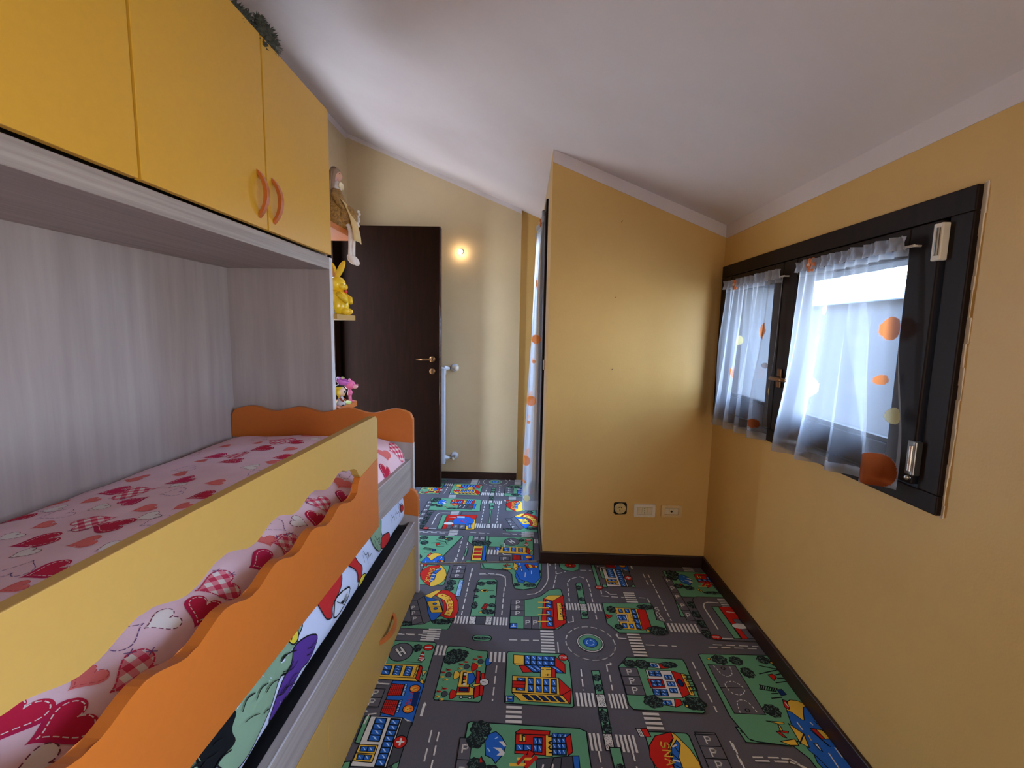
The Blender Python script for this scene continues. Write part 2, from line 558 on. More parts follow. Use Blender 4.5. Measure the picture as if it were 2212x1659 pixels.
# door frame in the left wall, dark landing beyond
obj('door_casing', box(XL - .21, 3.50, -.01, XL + .016, 3.60, 2.19, .003), DWOOD, d1)
obj('door_stop', box(XL - .21, 3.60, -.01, XL + .008, 3.75, 2.19, .003), DWOOD, d1)
obj('door_casing', box(XL - .21, 2.60, -.01, XL + .016, 2.68, 2.19, .003), DWOOD, d1)
obj('door_casing', box(XL - .21, 2.68, 2.13, XL + .016, 3.50, 2.19, .003), DWOOD, d1)
for z in (.25, 1.05, 1.85):
    obj('hinge_pin', tube([(-1.41, DY + .02, z - .04), (-1.41, DY + .02, z + .04)], .007), STEEL, d1)
struct(obj('wall_landing', box(XL - 1.3, 2.3, -.1, XL - 1.2, 4.0, 2.6), plaster('landing_paint', (120, 96, 70))))

# ------------------------------------------------------------------ balcony door in the passage wall
d2 = dempty('door_2')
px0 = XP - .013
obj('frame_jamb', box(px0, 2.83, -.01, XP + .10, 2.885, 2.10, .002), DFRAME, d2)
obj('frame_jamb', box(px0, 3.605, -.01, XP + .10, 3.66, 2.10, .002), DFRAME, d2)
obj('frame_head', box(px0, 2.885, 2.045, XP + .10, 3.605, 2.10, .002), DFRAME, d2)
lf = BM()
lx0, lx1 = XP + .005, XP + .06
box(lx0, 2.887, .01, lx1, 2.965, 2.043, .003, bm=lf)
box(lx0, 3.525, .01, lx1, 3.603, 2.043, .003, bm=lf)
box(lx0, 2.965, 1.955, lx1, 3.525, 2.043, .003, bm=lf)
box(lx0, 2.965, .01, lx1, 3.525, .13, .003, bm=lf)
lfo = obj('leaf_frame', lf, DFRAME, d2)
obj('pane', box(XP + .03, 2.96, .125, XP + .036, 3.53, 1.96), GLASS, lfo)
obj('threshold', box(XP - .005, 2.83, -.012, XP + .24, 3.66, .006), plain('marble_threshold', (180, 172, 165), .3), d2)
tag(obj('wall_latch', box(XP - .012, 2.71, 1.075, XP, 2.735, 1.135, .004), WPLAS), 'small white plastic latch on the wall edge beside the balcony door', 'latch')

# ================================================================== BRIDGE WARDROBE OVER THE BED
cab = thing('bridge_wardrobe', 'yellow overhead wardrobe bridge with grey elm back and side panels over the bunk bed', 'wardrobe', (-1.15, 1.1, 0))
def cp(name, bm, mat, parent=None, smooth=False):
    """part of the wardrobe, kept in room coordinates"""
    o = obj(name, bm, mat, parent or cab, smooth)
    return o
cab_off = Vector((-1.15, 1.1, 0))
CX = -.925           # front of the carcass
PY0, PY1 = 2.158, 2.190
CY0 = -.03
cp('side_panel', box(-1.44, PY0, 0, CX - .002, PY1, 1.632), GREYV)
cp('edge_band_or_glint', box(CX - .002, PY0, 0, CX, PY1, 1.632), GREYE)
cp('end_panel', box(-1.44, 2.117, 1.632, CX, 2.137, 2.262), GREYV)
cp('side_panel', box(-1.44, CY0 - .032, 0, CX, CY0, 2.262), GREYV)
cp('back_panel', box(-1.44, CY0, .10, -1.420, PY0, 1.60), GREYV)
cp('bottom_board', box(-1.44, CY0, 1.576, CX - .0005, PY0, 1.632, .002), GREYH)
cp('top_board', box(-1.44, CY0, 2.242, CX, 2.117, 2.262), GREYV)
cp('back_panel', box(-1.44, CY0, 1.632, -1.425, 2.117, 2.242), GREYV)
DX0, DX1 = CX + .001, CX + .020
for y0, y1, hy in ((-.015, .540, None), (.546, 1.0765, None), (1.0850, 1.6105, 1.5645), (1.6190, 2.137, 1.6545)):
    d = cp('door', box(DX0, y0, 1.6385, DX1, y1, 2.274, .0015), YEL)
    if hy is None:
        hy = .49 if y0 < 0 else .58
    hpts = []
    n = 14
    zb, zt = 1.668, 1.826
    R_out = [(DX1 + .034 * sin(pi * k / n) ** .75, zb + (zt - zb) * k / n) for k in range(n + 1)]
    R_in = [(DX1 + max(0.0, .024 * sin(pi * (k + 1) / (n + 2)) ** .8 - .003), zb + .016 + (zt - zb - .032) * k / n) for k in range(n + 1)]
    outl = R_out + [(DX1, zt - .014)] + list(reversed(R_in)) + [(DX1, zb + .014)]
    cp('handle', prism(outl, 'y', hy - .009, hy + .009, .002), ORH, d)
# rounded end shelves on the far side panel
def shelf(z0, z1, mat, lab):
    x0, x1, y0, y1, r = -1.42, -.908, (PY1 if z0 < 1.6 else 2.137), 2.472, .055
    pts = [(x0, y0), (x1, y0)]
    for k in range(9):
        t = pi / 2 * k / 8
        pts.append((x1 - r + r * cos(t), y1 - r + r * sin(t)))
    pts.append((x0, y1))
    return plabel(cp('end_shelf', prism(pts, 'z', z0, z1, .002), mat), lab)
shelf(1.768, 1.796, ORA, 'orange rounded end shelf')
shelf(1.345, 1.370, YELG, 'yellow rounded end shelf')
shelf(.880, .905, ORA, 'orange rounded end shelf near the bed end')
for c in cab.children:
    c.location -= cab_off

# ================================================================== UPPER BED
def wave_top(x0, x1, zb, zt, per, amp, r):
    """outline of a headboard: flat bottom, wavy top with rounded ends"""
    pts = [(x0, zb), (x1, zb)]
    n = 72
    for k in range(n + 1):
        x = x1 - (x1 - x0) * k / n
        e0 = min(x - x0, x1 - x)
        zz = zt + amp * cos(2 * pi * (x - x0 - per * .42) / per)
        if e0 < r:
            zz -= r - sqrt(max(0, r * r - (r - e0) ** 2))
        pts.append((x, zz))
    return pts
up = thing('upper_bed', 'upper bunk bed with orange wavy end board and grey elm side rail', 'bed', (-.97, 1.1, 0))
def upp(*a, **k):
    return obj(*a, **k)
EB0, EB1 = 2.128, 2.154
bx0, bx1 = -1.416, -.526
up_parts = []
eo = plabel(obj('end_board', prism([(bx0, .775)] + [(bx0 + (bx1 - bx0) * k / 40, .765 + (.0 if k < 32 else -.010 * ((k - 32) / 8.0))) for k in range(41)] + wave_top(bx0, bx1, .77, .908, .235, .0115, .028)[2:], 'y', EB0, EB1, .003), ORA, up), 'orange wavy end board')
obj('leg_board', box(bx0 + .001, EB0 + .002, 0, bx1 - .001, EB1 - .001, .768, .001), GREYV, up)
obj('edge_band_or_glint', box(bx1 - .001, EB0 + .002, 0, bx1 + .0005, EB1 - .001, .754), GREYE, up)
obj('end_board', prism(wave_top(bx0, bx1, .60, .908, .235, .0115, .028), 'y', .005, .030, .003), ORA, up)
obj('leg_board', box(bx0, .006, 0, bx1 - .001, .029, .60), GREYV, up)
# side rail, a touch higher towards the camera as in the photo
RX = -.537
def sloped(x0, x1, y0, y1, z0a, z1a, z0b, z1b, bev=.002):
    return prism([(y0, z0b), (y1, z0a), (y1, z1a), (y0, z1b)], 'x', x0, x1, bev)
obj('side_rail', prism([(.03, .70), (.03, .62), (1.40, .62), (1.655, .5695), (EB0, .522), (EB0, .673), (1.655, .699)], 'x', RX - .026, RX, .002), GREYH, up)
for ya_, za_, yb_, zb_ in ((.03, .7003, 1.655, .6993), (1.655, .6993, EB0, .6733)):
    obj('edge_band_or_glint', prism([(ya_, za_ - .0012), (yb_, zb_ - .0012), (yb_, zb_ + .0006), (ya_, za_ + .0006)], 'x', RX - .003, RX + .0006), GREYE, up)  # pale strip painted as the highlight on the rail's top edge
obj('slat_base', box(bx0 + .01, .08, .575, RX - .03, EB0 - .004, .602), GREYV, up)
# guard rail: two boards with a wavy slot between them
GX0, GX1 = -.5345, -.512
gy0, gy1 = .06, 1.557
def gtop(y):
    return .9995 + (1.50 - y) * .0135
def wu(y):
    return .8865 + (1.23 - y) * .018 + .0108 * cos(2 * pi * (y - 1.228) / .1662)
def wl(y):
    return .7905 + (1.23 - y) * .014 + .0108 * cos(2 * pi * (y - 1.224) / .1662)
endu = [(1.385, .829), (1.366, .844), (1.355, .864), (1.331, .876), (1.296, .881)]
endl = [(1.385, .828), (1.368, .811), (1.355, .788), (1.325, .779), (1.296, .782)]
yl = .24
pu = [(gy1, .844), (gy1, .973)]
for k in range(6):
    t = pi / 2 * k / 5
    pu.append((gy1 - .024 + .024 * cos(t), gtop(1.533) - .024 + .024 * sin(t)))
pu += [(gy0, gtop(gy0)), (gy0, .845), (yl - .03, .845), (yl - .01, .862), (yl + .02, .89)]
k = .28
while k < 1.28:
    pu.append((k, wu(k)))
    k += .012
pu += list(reversed(endu))
pl_ = [(gy1, .843), (1.385, .828)] + endl[1:]
k = 1.27
while k > .28:
    pl_.append((k, wl(k)))
    k -= .012
pl_ += [(yl + .02, .81), (yl - .01, .825), (yl - .03, .844), (gy0, .844), (gy0, .618), (gy1, .586)]
plabel(obj('guard_board', prism(pu, 'x', GX0, GX1, .0018), YELG, up), 'yellow upper board of the guard rail')
plabel(obj('guard_board', prism(pl_, 'x', GX0, GX1, .0018), ORA, up), 'orange lower board of the guard rail with a wavy top')
for c in up.children:
    c.location -= Vector((-.97, 1.1, 0))

# ================================================================== LOWER PULL-OUT BED
lo = thing('pull_out_bed', 'lower pull-out bed with yellow drawer fronts and grey elm rail', 'bed', (-.9, 1.1, 0))
LX = -.515
l0, l1 = 2.100, 2.124
lx1 = -.497
plabel(obj('end_board', prism([(-1.38, .400), (lx1 - .10, .412), (lx1 - .05, .404), (lx1, .395)] + wave_top(-1.38, lx1, .40, .527, .235, .0115, .028)[2:], 'y', l0, l1, .003), ORA, lo), 'orange wavy end board of the pull-out bed')
obj('leg_board', box(-1.379, l0 + .002, 0, lx1 - .001, l1 - .001, .405, .001), GREYV, lo)
obj('edge_band_or_glint', box(lx1 - .001, l0 + .002, 0, lx1 + .0005, l1 - .001, .394), GREYE, lo)
obj('side_rail', sloped(LX - .026, LX, .08, l0, .250, .367, .288, .392), GREYH, lo)
obj('edge_band_or_glint', prism([(.08, .3908), (l0, .3658), (l0, .3676), (.08, .3926)], 'x', LX - .003, LX + .0006), GREYE, lo)  # pale line put in as the glint along this rail
obj('leg_board', box(-1.38, .055, 0, lx1, .08, .40), GREYV, lo)
obj('bed_base', box(-1.38, .09, .33, LX - .04, l0 - .002, .350), GAPSHADE, lo)  # base coloured black to paint the shade under the mattress
obj('gap_shade_sheet', box(LX - .034, .09, .06, LX - .028, l0 - .002, .345), GAPSHADE, lo)  # added black sheet, paints the dark of the gap behind the rail
def zt(y):
    return .250 + (2.10 - y) * .0188 - .003
for y0, y1, hy in ((.09, 1.1085, .60), (1.1115, 2.096, 1.636)):
    d = obj('drawer', prism([(y0, .003), (y1, .003), (y1, zt(y1)), (y0, zt(y0))], 'x', LX - .02, LX + .001, .0015), YELG, lo)
    n = 16
    ya, yb = hy - .092, hy + .092
    x0 = LX + .001
    Ro = [(x0 + .036 * sin(pi * k / n) ** .75, ya + (yb - ya) * k / n) for k in range(n + 1)]
    Ri = [(x0 + max(0.0, .025 * sin(pi * (k + 1) / (n + 2)) ** .8 - .003), ya + .018 + (yb - ya - .036) * k / n) for k in range(n + 1)]
    outl = Ro + [(x0, yb - .016)] + list(reversed(Ri)) + [(x0, ya + .016)]
    obj('handle', prism(outl, 'z', .1285, .1435, .002), ORH, d)
for c in lo.children:
    c.location -= Vector((-.9, 1.1, 0))

# ================================================================== MATTRESSES AND BEDDING
class Surf:
    """cloth-covered mattress: cross-section profile swept along y, rounded ends"""
    def __init__(s, prof, y0, y1, r, amp, seed):
        # smooth the profile (Chaikin) then arc-length table
        P = [Vector((a, b)) for a, b in prof]
        s.L0 = [0]
        for a, b in zip(P, P[1:]):
            s.L0.append(s.L0[-1] + (b - a).length)
        Q = P
        for _ in range(3):
            N = [Q[0]]
            for a, b in zip(Q, Q[1:]):
                N += [a * .75 + b * .25, a * .25 + b * .75]
            N.append(Q[-1])
            Q = N
        s.P = Q
        s.T = [0]
        for a, b in zip(Q, Q[1:]):
            s.T.append(s.T[-1] + (b - a).length)
        s.k = s.T[-1] / s.L0[-1]
        s.y0, s.y1, s.r, s.amp, s.seed = y0, y1, r, amp, seed
        s.Ltot = s.L0[-1]
    def at(s, u, y, off=0.0):
        t = min(max(u * s.k, 0), s.T[-1] - 1e-6)
        lo_, hi = 0, len(s.T) - 1
        while hi - lo_ > 1:
            m = (lo_ + hi) // 2
            if s.T[m] <= t:
                lo_ = m
            else:
                hi = m
        a, b = s.P[lo_], s.P[lo_ + 1]
        f = (t - s.T[lo_]) / max(1e-9, s.T[lo_ + 1] - s.T[lo_])
        p = a.lerp(b, f)
        d = (b - a).normalized()
        n = Vector((-d.y, d.x))
        ins = 0.0
        dd = min(y - s.y0, s.y1 - y)
        ny = 0.0
        if dd < s.r:
            q = max(0.0, s.r - dd) / s.r
            q = min(q, 1.0)
            ins = s.r * (1 - sqrt(max(0.0, 1 - q * q)))
            ny = (1 if y > (s.y0 + s.y1) / 2 else -1) * q
        w = noise.noise(Vector((u * 7 + s.seed, y * 5.5, s.seed))) * s.amp + noise.noise(Vector((u * 19, y * 15 + s.seed, 3.1))) * s.amp * .4
        o = off + w - ins
        c = sqrt(max(0.0, 1 - ny * ny))
        return Vector((p.x + n.x * (w - ins + off * c), y + ny * off, p.y + n.y * (w - ins + off * c)))
def cloth_base(name, sf, mat, parent, du=.022, dy=.03):
    nu = int(sf.Ltot / du)
    ny = int((sf.y1 - sf.y0) / dy)
    ys = [sf.y0 + (sf.y1 - sf.y0) * k / ny for k in range(ny + 1)]
    ex = []
    for q in (0.0, .004, .012, .024, .04):
        ex += [sf.y0 + q, sf.y1 - q]
    ys = sorted(set(ys + ex))
    v, f = [], []
    for y in ys:
        for k in range(nu + 1):
            v.append(sf.at(sf.Ltot * k / nu, y))
    m = nu + 1
    for j in range(len(ys) - 1):
        for i in range(nu):
            f.append((j * m + i, j * m + i + 1, (j + 1) * m + i + 1, (j + 1) * m + i))
    f.append(tuple(range(m)))
    f.append(tuple(reversed(range((len(ys) - 1) * m, len(ys) * m))))
    return pyd(name, v, f, mat, parent, True)
class Paint:
    """coloured print shapes laid on a cloth surface"""
    def __init__(s, sf):
        s.sf, s.v, s.f, s.c, s.lev = sf, [], [], [], 0
    def quad(s, q, col, lev):
        b = len(s.v)
        s.v += [s.sf.at(u, y, .0006 + .0002 * lev) for u, y in q]
        s.f.append(tuple(range(b, b + len(q))))
        s.c.append(col)
    def stroke(s, pts, w_, col, lev):
        for a, b in zip(pts, pts[1:]):
            dx, dy = b[0] - a[0], b[1] - a[1]
            l = hypot(dx, dy)
            if l < 1e-6:
                continue
            nx, ny = -dy / l * w_ / 2, dx / l * w_ / 2
            ex, ey = dx / l * w_ * .3, dy / l * w_ * .3
            s.quad([(a[0] - ex + nx, a[1] - ey + ny), (a[0] - ex - nx, a[1] - ey - ny), (b[0] + ex - nx, b[1] + ey - ny), (b[0] + ex + nx, b[1] + ey + ny)], col, lev)
    def fan(s, pts, cen, col, lev, rings=4):
        for i in range(len(pts)):
            a, b = pts[i], pts[(i + 1) % len(pts)]
            for r in range(rings):
                t0, t1 = r / rings, (r + 1) / rings
                L = lambda p, t: (cen[0] + (p[0] - cen[0]) * t, cen[1] + (p[1] - cen[1]) * t)
                if r == 0:
                    s.quad([cen, L(a, t1), L(b, t1)], col, lev)
                else:
                    s.quad([L(a, t0), L(a, t1), L(b, t1), L(b, t0)], col, lev)
    def build(s, name, mat, parent):
        o = pyd(name, s.v, s.f, mat, parent, True)
        me = o.data
        at = me.color_attributes.new('Col', 'FLOAT_COLOR', 'CORNER')
        buf = []
        for p, c in zip(me.polygons, s.c):
            buf += list(c) * p.loop_total
        at.data.foreach_set('color', buf)
        return o
def heart_pts(cx, cy, ang, L, k=1.0, n=40, wid=1.0):
    """heart outline; ang points from the tip to the notch"""
    o = []
    for i in range(n):
        t = 2 * pi * i / n
        hx = 16 * sin(t) ** 3 / 32.0 * wid
        hy = (13 * cos(t) - 5 * cos(2 * t) - 2 * cos(3 * t) - cos(4 * t) + 2.5) / 30.0
        hx, hy = hx * L * k, hy * L * k
        o.append((cx + hy * cos(ang) - hx * sin(ang), cy + hy * sin(ang) + hx * cos(ang)))
    return o
def dashes(pts, on, off, closed=True):
    if closed:
        pts = pts + [pts[0]]
    out, cur, acc, pen = [], [pts[0]], 0.0, True
    for a, b in zip(pts, pts[1:]):
        a = Vector(a)
        b = Vector(b)
        l = (b - a).length
        pos = 0.0
        while l - pos > 1e-7:
            lim = on if pen else off
            st = min(lim - acc, l - pos)
            pos += st
            acc += st
            p = a.lerp(b, pos / l)
            if pen:
                cur.append(tuple(p))
            if acc >= lim - 1e-7:
                if pen:
                    out.append(cur)
                acc = 0.0
                pen = not pen
                cur = [tuple(p)]
    if pen and len(cur) > 1:
        out.append(cur)
    return out
MAG, CRI, SAL, WHT, PUR, GRN = S(206, 44, 96), S(196, 34, 70), S(232, 122, 118), S(236, 228, 226), S(112, 84, 136), S(120, 60, 84)
U1 = Surf([(-1.412, .607), (-1.412, .745), (-1.395, .768), (-1.30, .783), (-1.0, .795), (-.76, .793), (-.65, .780), (-.595, .755), (-.563, .715), (-.555, .66), (-.56, .607)], .10, 2.118, .045, .006, 2.0)
mt = cloth_base('mattress', U1, PINK, None)
tag(mt, 'upper bunk mattress in a pink cover printed with hearts', 'mattress')
pa = Paint(U1)
HEARTS = [('R',0.424,0.988,0.75,0.081),('R',0.59,0.858,0.79,0.072),('R',0.524,1.071,0.05,0.086),('C',0.453,1.09,-2.31,0.085),('R',0.433,1.239,-2.12,0.066),('R',0.297,1.324,0.55,0.076),('C',0.368,1.313,-2.56,0.102),('R',0.441,1.415,0.7,0.078),('R',0.2,1.136,1.29,0.056),('R',0.611,1.279,0.67,0.072),('R',0.334,1.733,0.37,0.076),('R',0.446,1.646,0.36,0.035),('S',0.339,1.079,0.98,0.045),('S',0.549,0.976,0.54,0.059),('S',0.295,1.249,1.03,0.043),('S',0.517,1.185,0.7,0.057),('S',0.612,1.199,1.04,0.047),('S',0.569,1.397,0.4,0.057),('S',0.248,1.457,0.07,0.07),('S',0.375,1.492,0.35,0.046),('S',0.327,1.662,0.51,0.04),('S',0.271,1.882,0.5,0.05),('S',0.181,1.257,1.31,0.055),('S',0.589,0.796,0.8,0.027),('W',0.461,0.928,1.16,0.042),('W',0.375,1.195,0.93,0.042),('W',0.575,1.129,0.85,0.053),('W',0.627,0.961,1.0,0.048),('W',0.242,1.191,0.46,0.056),('W',0.326,1.013,1.24,0.024),('W',0.465,1.369,1.23,0.041),('O',0.526,0.857,-1.42,0.061),('O',0.626,1.098,0.98,0.067),('O',0.305,1.147,0.91,0.071),('O',0.502,1.306,0.43,0.061),('O',0.188,1.356,1.2,0.054),('O',0.352,1.548,0.63,0.07),('O',0.201,1.791,0.43,0.059),('R',0.471,1.828,0.77,0.082),('C',0.482,1.951,-0.28,0.119),('R',0.558,1.936,0.56,0.063),('R',0.455,2.125,-0.31,0.085),('S',0.542,2.075,0.85,0.06),('S',0.629,2.11,0.77,0.05),('S',0.384,1.936,0.33,0.044),('R',0.631,1.703,0.46,0.077),('S',0.593,1.821,0.87,0.056),('S',0.622,1.636,-0.0,0.051),('W',0.579,1.571,0.27,0.056),('C',0.414,1.737,0.11,0.085),('R',0.463,1.65,0.37,0.061),('O',0.345,2.017,0.44,0.075),('O',0.635,1.511,1.27,0.057),('W',0.61,2.018,0.5,0.051),('S',0.297,2.182,0.18,0.043),('W',0.39,2.099,0.45,0.039),('S',0.971,1.919,2.38,0.074),('R',1.034,1.808,2.39,0.079),('S',0.917,2.127,2.63,0.059),('O',0.925,1.569,-2.18,0.05),('S',0.948,1.5,1.66,0.069),('R',0.994,1.428,1.87,0.048),('C',0.953,1.324,2.6,0.074),('W',0.953,1.188,-2.8,0.04),('R',0.984,1.243,2.12,0.051),('S',0.936,1.06,2.42,0.037),('C',0.983,1.088,0.74,0.033),('O',0.914,1.133,2.98,0.034),('C',0.995,2.04,1.23,0.106),('C',0.949,0.863,1.02,0.066),('R',0.968,0.792,1.88,0.057),('W',0.931,0.739,1.15,0.049),('O',0.9,0.687,-1.85,0.026),('C',0.976,0.643,1.38,0.057),('S',0.922,0.606,1.49,0.027),('R',0.958,0.539,1.22,0.067),('W',0.979,0.49,1.01,0.019),('R',0.901,0.526,1.82,0.033),('R',0.975,0.987,1.26,0.075),('C',0.989,1.085,1.8,0.049)]
MINL = {'R': .074, 'S': .050, 'C': .082, 'W': .052, 'O': .064}
rnd = random.Random(5)
allh = list(HEARTS)
for i in range(46):      # the rest of the cover, out of the photo's sight
    c_ = (rnd.choice('RSCWO'), rnd.uniform(.18, 1.02), rnd.uniform(.15, .46), rnd.uniform(-3, 3), .06)
    if all(hypot(c_[1] - h[1], c_[2] - h[2]) > .085 for h in allh):
        allh.append(c_)
for kind, u, y, ang, L in allh:
    L = max(MINL[kind], min(L * 1.1, .12))
    hp = heart_pts(u - cos(ang) * L * .07, y - sin(ang) * L * .07, ang, L)
    cen = (u, y)
    if kind == 'R':
        c_ = MAG if y < 1.4 else CRI
        pa.fan(hp, cen, S(190, 34, 86), 0)
        pa.fan(heart_pts(u, y, ang, L * .93), cen, MAG if rnd.random() < .6 else CRI, 1)
        for d in dashes(heart_pts(u, y, ang, L * .80, n=60), .0062, .0042):
            pa.stroke(d, .0017, WHT, 2)
    elif kind == 'S':
        pa.fan(hp, cen, SAL, 0)
        for d in dashes(heart_pts(u, y, ang, L * .86, n=48), .006, .004):
            pa.stroke(d, .0014, S(206, 84, 90), 1)
    elif kind == 'W':
        pa.fan(hp, cen, WHT, 0)
        for d in dashes(hp, .0062, .0048):
            pa.stroke(d, .0019, GRN, 1)
    elif kind == 'O':
        for d in dashes(hp, .0085, .004):
            pa.stroke(d, .0017, PUR, 1)
    else:
        # gingham heart: cells of a woven check inside the outline
        ca, sa = cos(ang), sin(ang)
        q = .0042
        g_ = 3
        lim = int(L * .62 / q)
        edge = [(ca * (p[0] - u) + sa * (p[1] - y), -sa * (p[0] - u) + ca * (p[1] - y)) for p in hp]
        def inside(a, b):
            r_ = False
            j = len(edge) - 1
            for i in range(len(edge)):
                (x1_, y1_), (x2_, y2_) = edge[i], edge[j]
                if (y1_ > b) != (y2_ > b) and a < (x2_ - x1_) * (b - y1_) / (y2_ - y1_) + x1_:
                    r_ = not r_
                j = i
            return r_
        for i in range(-lim, lim):
            for j in range(-lim, lim):
                a, b = i * q, j * q
                if not inside(a + q / 2, b + q / 2):
                    continue
                e1, e2 = (i // g_) % 2, (j // g_) % 2
                col = (S(212, 62, 96) if e1 and e2 else (WHT if not e1 and not e2 else S(230, 140, 156)))
                pa.quad([(u + ca * a_ - sa * b_, y + sa * a_ + ca * b_) for a_, b_ in ((a, b), (a + q, b), (a + q, b + q), (a, b + q))], col, 0)
        for d in dashes(hp, .008, .003):
            pa.stroke(d, .0026, S(206, 56, 92), 1)
        for sgn in (0, 1):
            t = 6 + 4 * sgn
            px, py = hp[t]
            for a in (.5, -.7):
                pa.stroke([(px - .008 * cos(ang + a), py - .008 * sin(ang + a)), (px + .008 * cos(ang + a), py + .008 * sin(ang + a))], .0016, PUR, 3)
plabel(pa.build('heart_print', SHEET, mt), 'magenta, salmon, checked and dashed printed hearts')
# lower mattress: pale blue cover with loose patches of colour and ink lines
U2 = Surf([(-1.36, .37), (-1.36, .53), (-1.33, .558), (-.66, .570), (-.595, .557), (-.560, .522), (-.551, .45), (-.557, .400), (-.60, .372)], .10, 2.092, .04, .005, 9.0)
m2 = cloth_base('mattress', U2, BLUE, None)
tag(m2, 'lower pull-out mattress in a pale blue cover with green, purple and red comic-style patches', 'mattress')
pb = Paint(U2)
GRE, VIO, RED_, YLW, INK, BLK = S(128, 158, 132), S(84, 52, 138), S(186, 42, 44), S(220, 200, 60), S(18, 22, 26), S(12, 16, 20)
def blob(pts, col, line=.0035):
    P = [Vector(p) for p in pts]
    for _ in range(2):
        N = []
        for i in range(len(P)):
            a, b = P[i], P[(i + 1) % len(P)]
            N += [a * .78 + b * .22, a * .22 + b * .78]
        P = N
    P = [tuple(p) for p in P]
    # triangulate then split long triangles so the patch follows the cloth
    tri = tessellate_polygon([[Vector((p[0], p[1], 0)) for p in P]])
    st = [tuple(P[i] for i in t) for t in tri]
    while st:
        t = st.pop()
        l = [(hypot(t[i][0] - t[(i + 1) % 3][0], t[i][1] - t[(i + 1) % 3][1]), i) for i in range(3)]
        m, i = max(l)
        if m > .03:
            a, b, c = t[i], t[(i + 1) % 3], t[(i + 2) % 3]
            mid = ((a[0] + b[0]) / 2, (a[1] + b[1]) / 2)
            st += [(a, mid, c), (mid, b, c)]
        else:
            pb.quad(list(t), col, blob.lev)
    if line:
        pb.stroke(P + [P[0]], line, INK, blob.lev + 1)
    blob.lev += 2
blob.lev = 0
def ink(pts, w_=.0025):
    P = [Vector(p) for p in pts]
    for _ in range(2):
        N = [P[0]]
        for a, b in zip(P, P[1:]):
            N += [a * .75 + b * .25, a * .25 + b * .75]
        N.append(P[-1])
        P = N
    pb.stroke([tuple(p) for p in P], w_, INK, 24)
blob([(.93, .70), (.93, 1.02), (.955, 1.075), (.985, 1.10), (1.00, 1.04), (1.03, 1.09), (1.05, 1.00), (1.02, .96), (1.075, .90), (1.10, .82), (1.075, .76), (1.02, .74), (1.00, .70), (.96, .66)], GRE)
blob([(1.00, 1.03), (1.02, 1.10), (1.055, 1.15), (1.095, 1.10), (1.075, 1.045), (1.10, .99), (1.10, .90), (1.07, .92), (1.04, .97), (1.035, 1.01)], VIO)
blob([(.955, .72), (.955, .80), (.985, .825), (1.00, .79), (1.035, .80), (1.02, .75), (1.03, .71), (.99, .70)], BLK, 0)
blob([(.945, 1.035), (.965, 1.075), (1.0, 1.06), (1.0, 1.03), (.97, 1.02)], YLW)
blob([(.93, 1.19), (.93, 1.36), (.985, 1.345), (1.02, 1.31), (1.03, 1.24), (1.065, 1.235), (1.04, 1.19), (.98, 1.17)], RED_)
blob([(1.02, 1.27), (1.045, 1.38), (1.075, 1.36), (1.085, 1.28), (1.07, 1.24), (1.05, 1.25)], S(206, 214, 232), .005)
blob([(.93, 1.40), (.97, 1.45), (1.01, 1.46), (1.045, 1.50), (1.08, 1.48), (1.075, 1.44), (1.04, 1.445), (1.01, 1.42), (.98, 1.385)], RED_)
blob([(1.07, 1.47), (1.085, 1.53), (1.11, 1.50), (1.10, 1.45)], YLW)
blob([(.93, 1.62), (.93, 1.72), (.97, 1.76), (1.01, 1.70), (1.05, 1.72), (1.09, 1.69), (1.05, 1.63), (1.00, 1.60)], GRE)
blob([(1.03, 1.70), (1.05, 1.79), (1.09, 1.81), (1.10, 1.74), (1.07, 1.68)], RED_)
blob([(.925, 1.78), (.93, 1.90), (.985, 1.89), (.975, 1.80), (.95, 1.76)], VIO)
blob([(1.02, 1.98), (1.02, 2.02), (1.05, 2.03), (1.055, 1.99)], RED_)
blob([(1.05, .44), (.93, .40), (.93, .60), (1.0, .58), (1.08, .56)], VIO)
blob([(.94, .14), (.94, .34), (1.04, .36), (1.09, .25), (1.05, .13)], GRE)
ri = random.Random(11)
for k in range(26):
    u0, y0 = ri.uniform(.95, 1.07), ri.uniform(.66, 1.03)
    a = ri.uniform(-.6, .6) + 1.2
    l = ri.uniform(.02, .07)
    ink([(u0, y0), (u0 + .4 * l * cos(a + .5), y0 + .5 * l * sin(a)), (u0 + .5 * l * cos(a), y0 + l * sin(a))], ri.uniform(.0015, .003))
for k in range(9):
    u0, y0 = ri.uniform(1.02, 1.09), ri.uniform(.92, 1.10)
    ink([(u0, y0), (u0 + .012, y0 + .02), (u0 + .008, y0 + .045)], .002)
for a in ((1.0, 1.52), (1.02, 1.55), (1.0, 1.64), (1.03, 1.66), (1.0, 1.85), (.99, 1.97), (1.01, 1.92)):
    ink([a, (a[0] + .025, a[1] + .01), (a[0] + .02, a[1] + .04), (a[0] + .045, a[1] + .035)], .0022)
    ink([(a[0] + .01, a[1] - .012), (a[0] + .04, a[1] - .006)], .0018)
for k in range(5):
    ink([(1.035 + .01 * k, 1.27 + .012 * k), (1.06, 1.30), (1.05 + .006 * k, 1.345)], .0018)
plabel(pb.build('patch_print', SHEET, m2), 'green, purple, red and black printed patches')

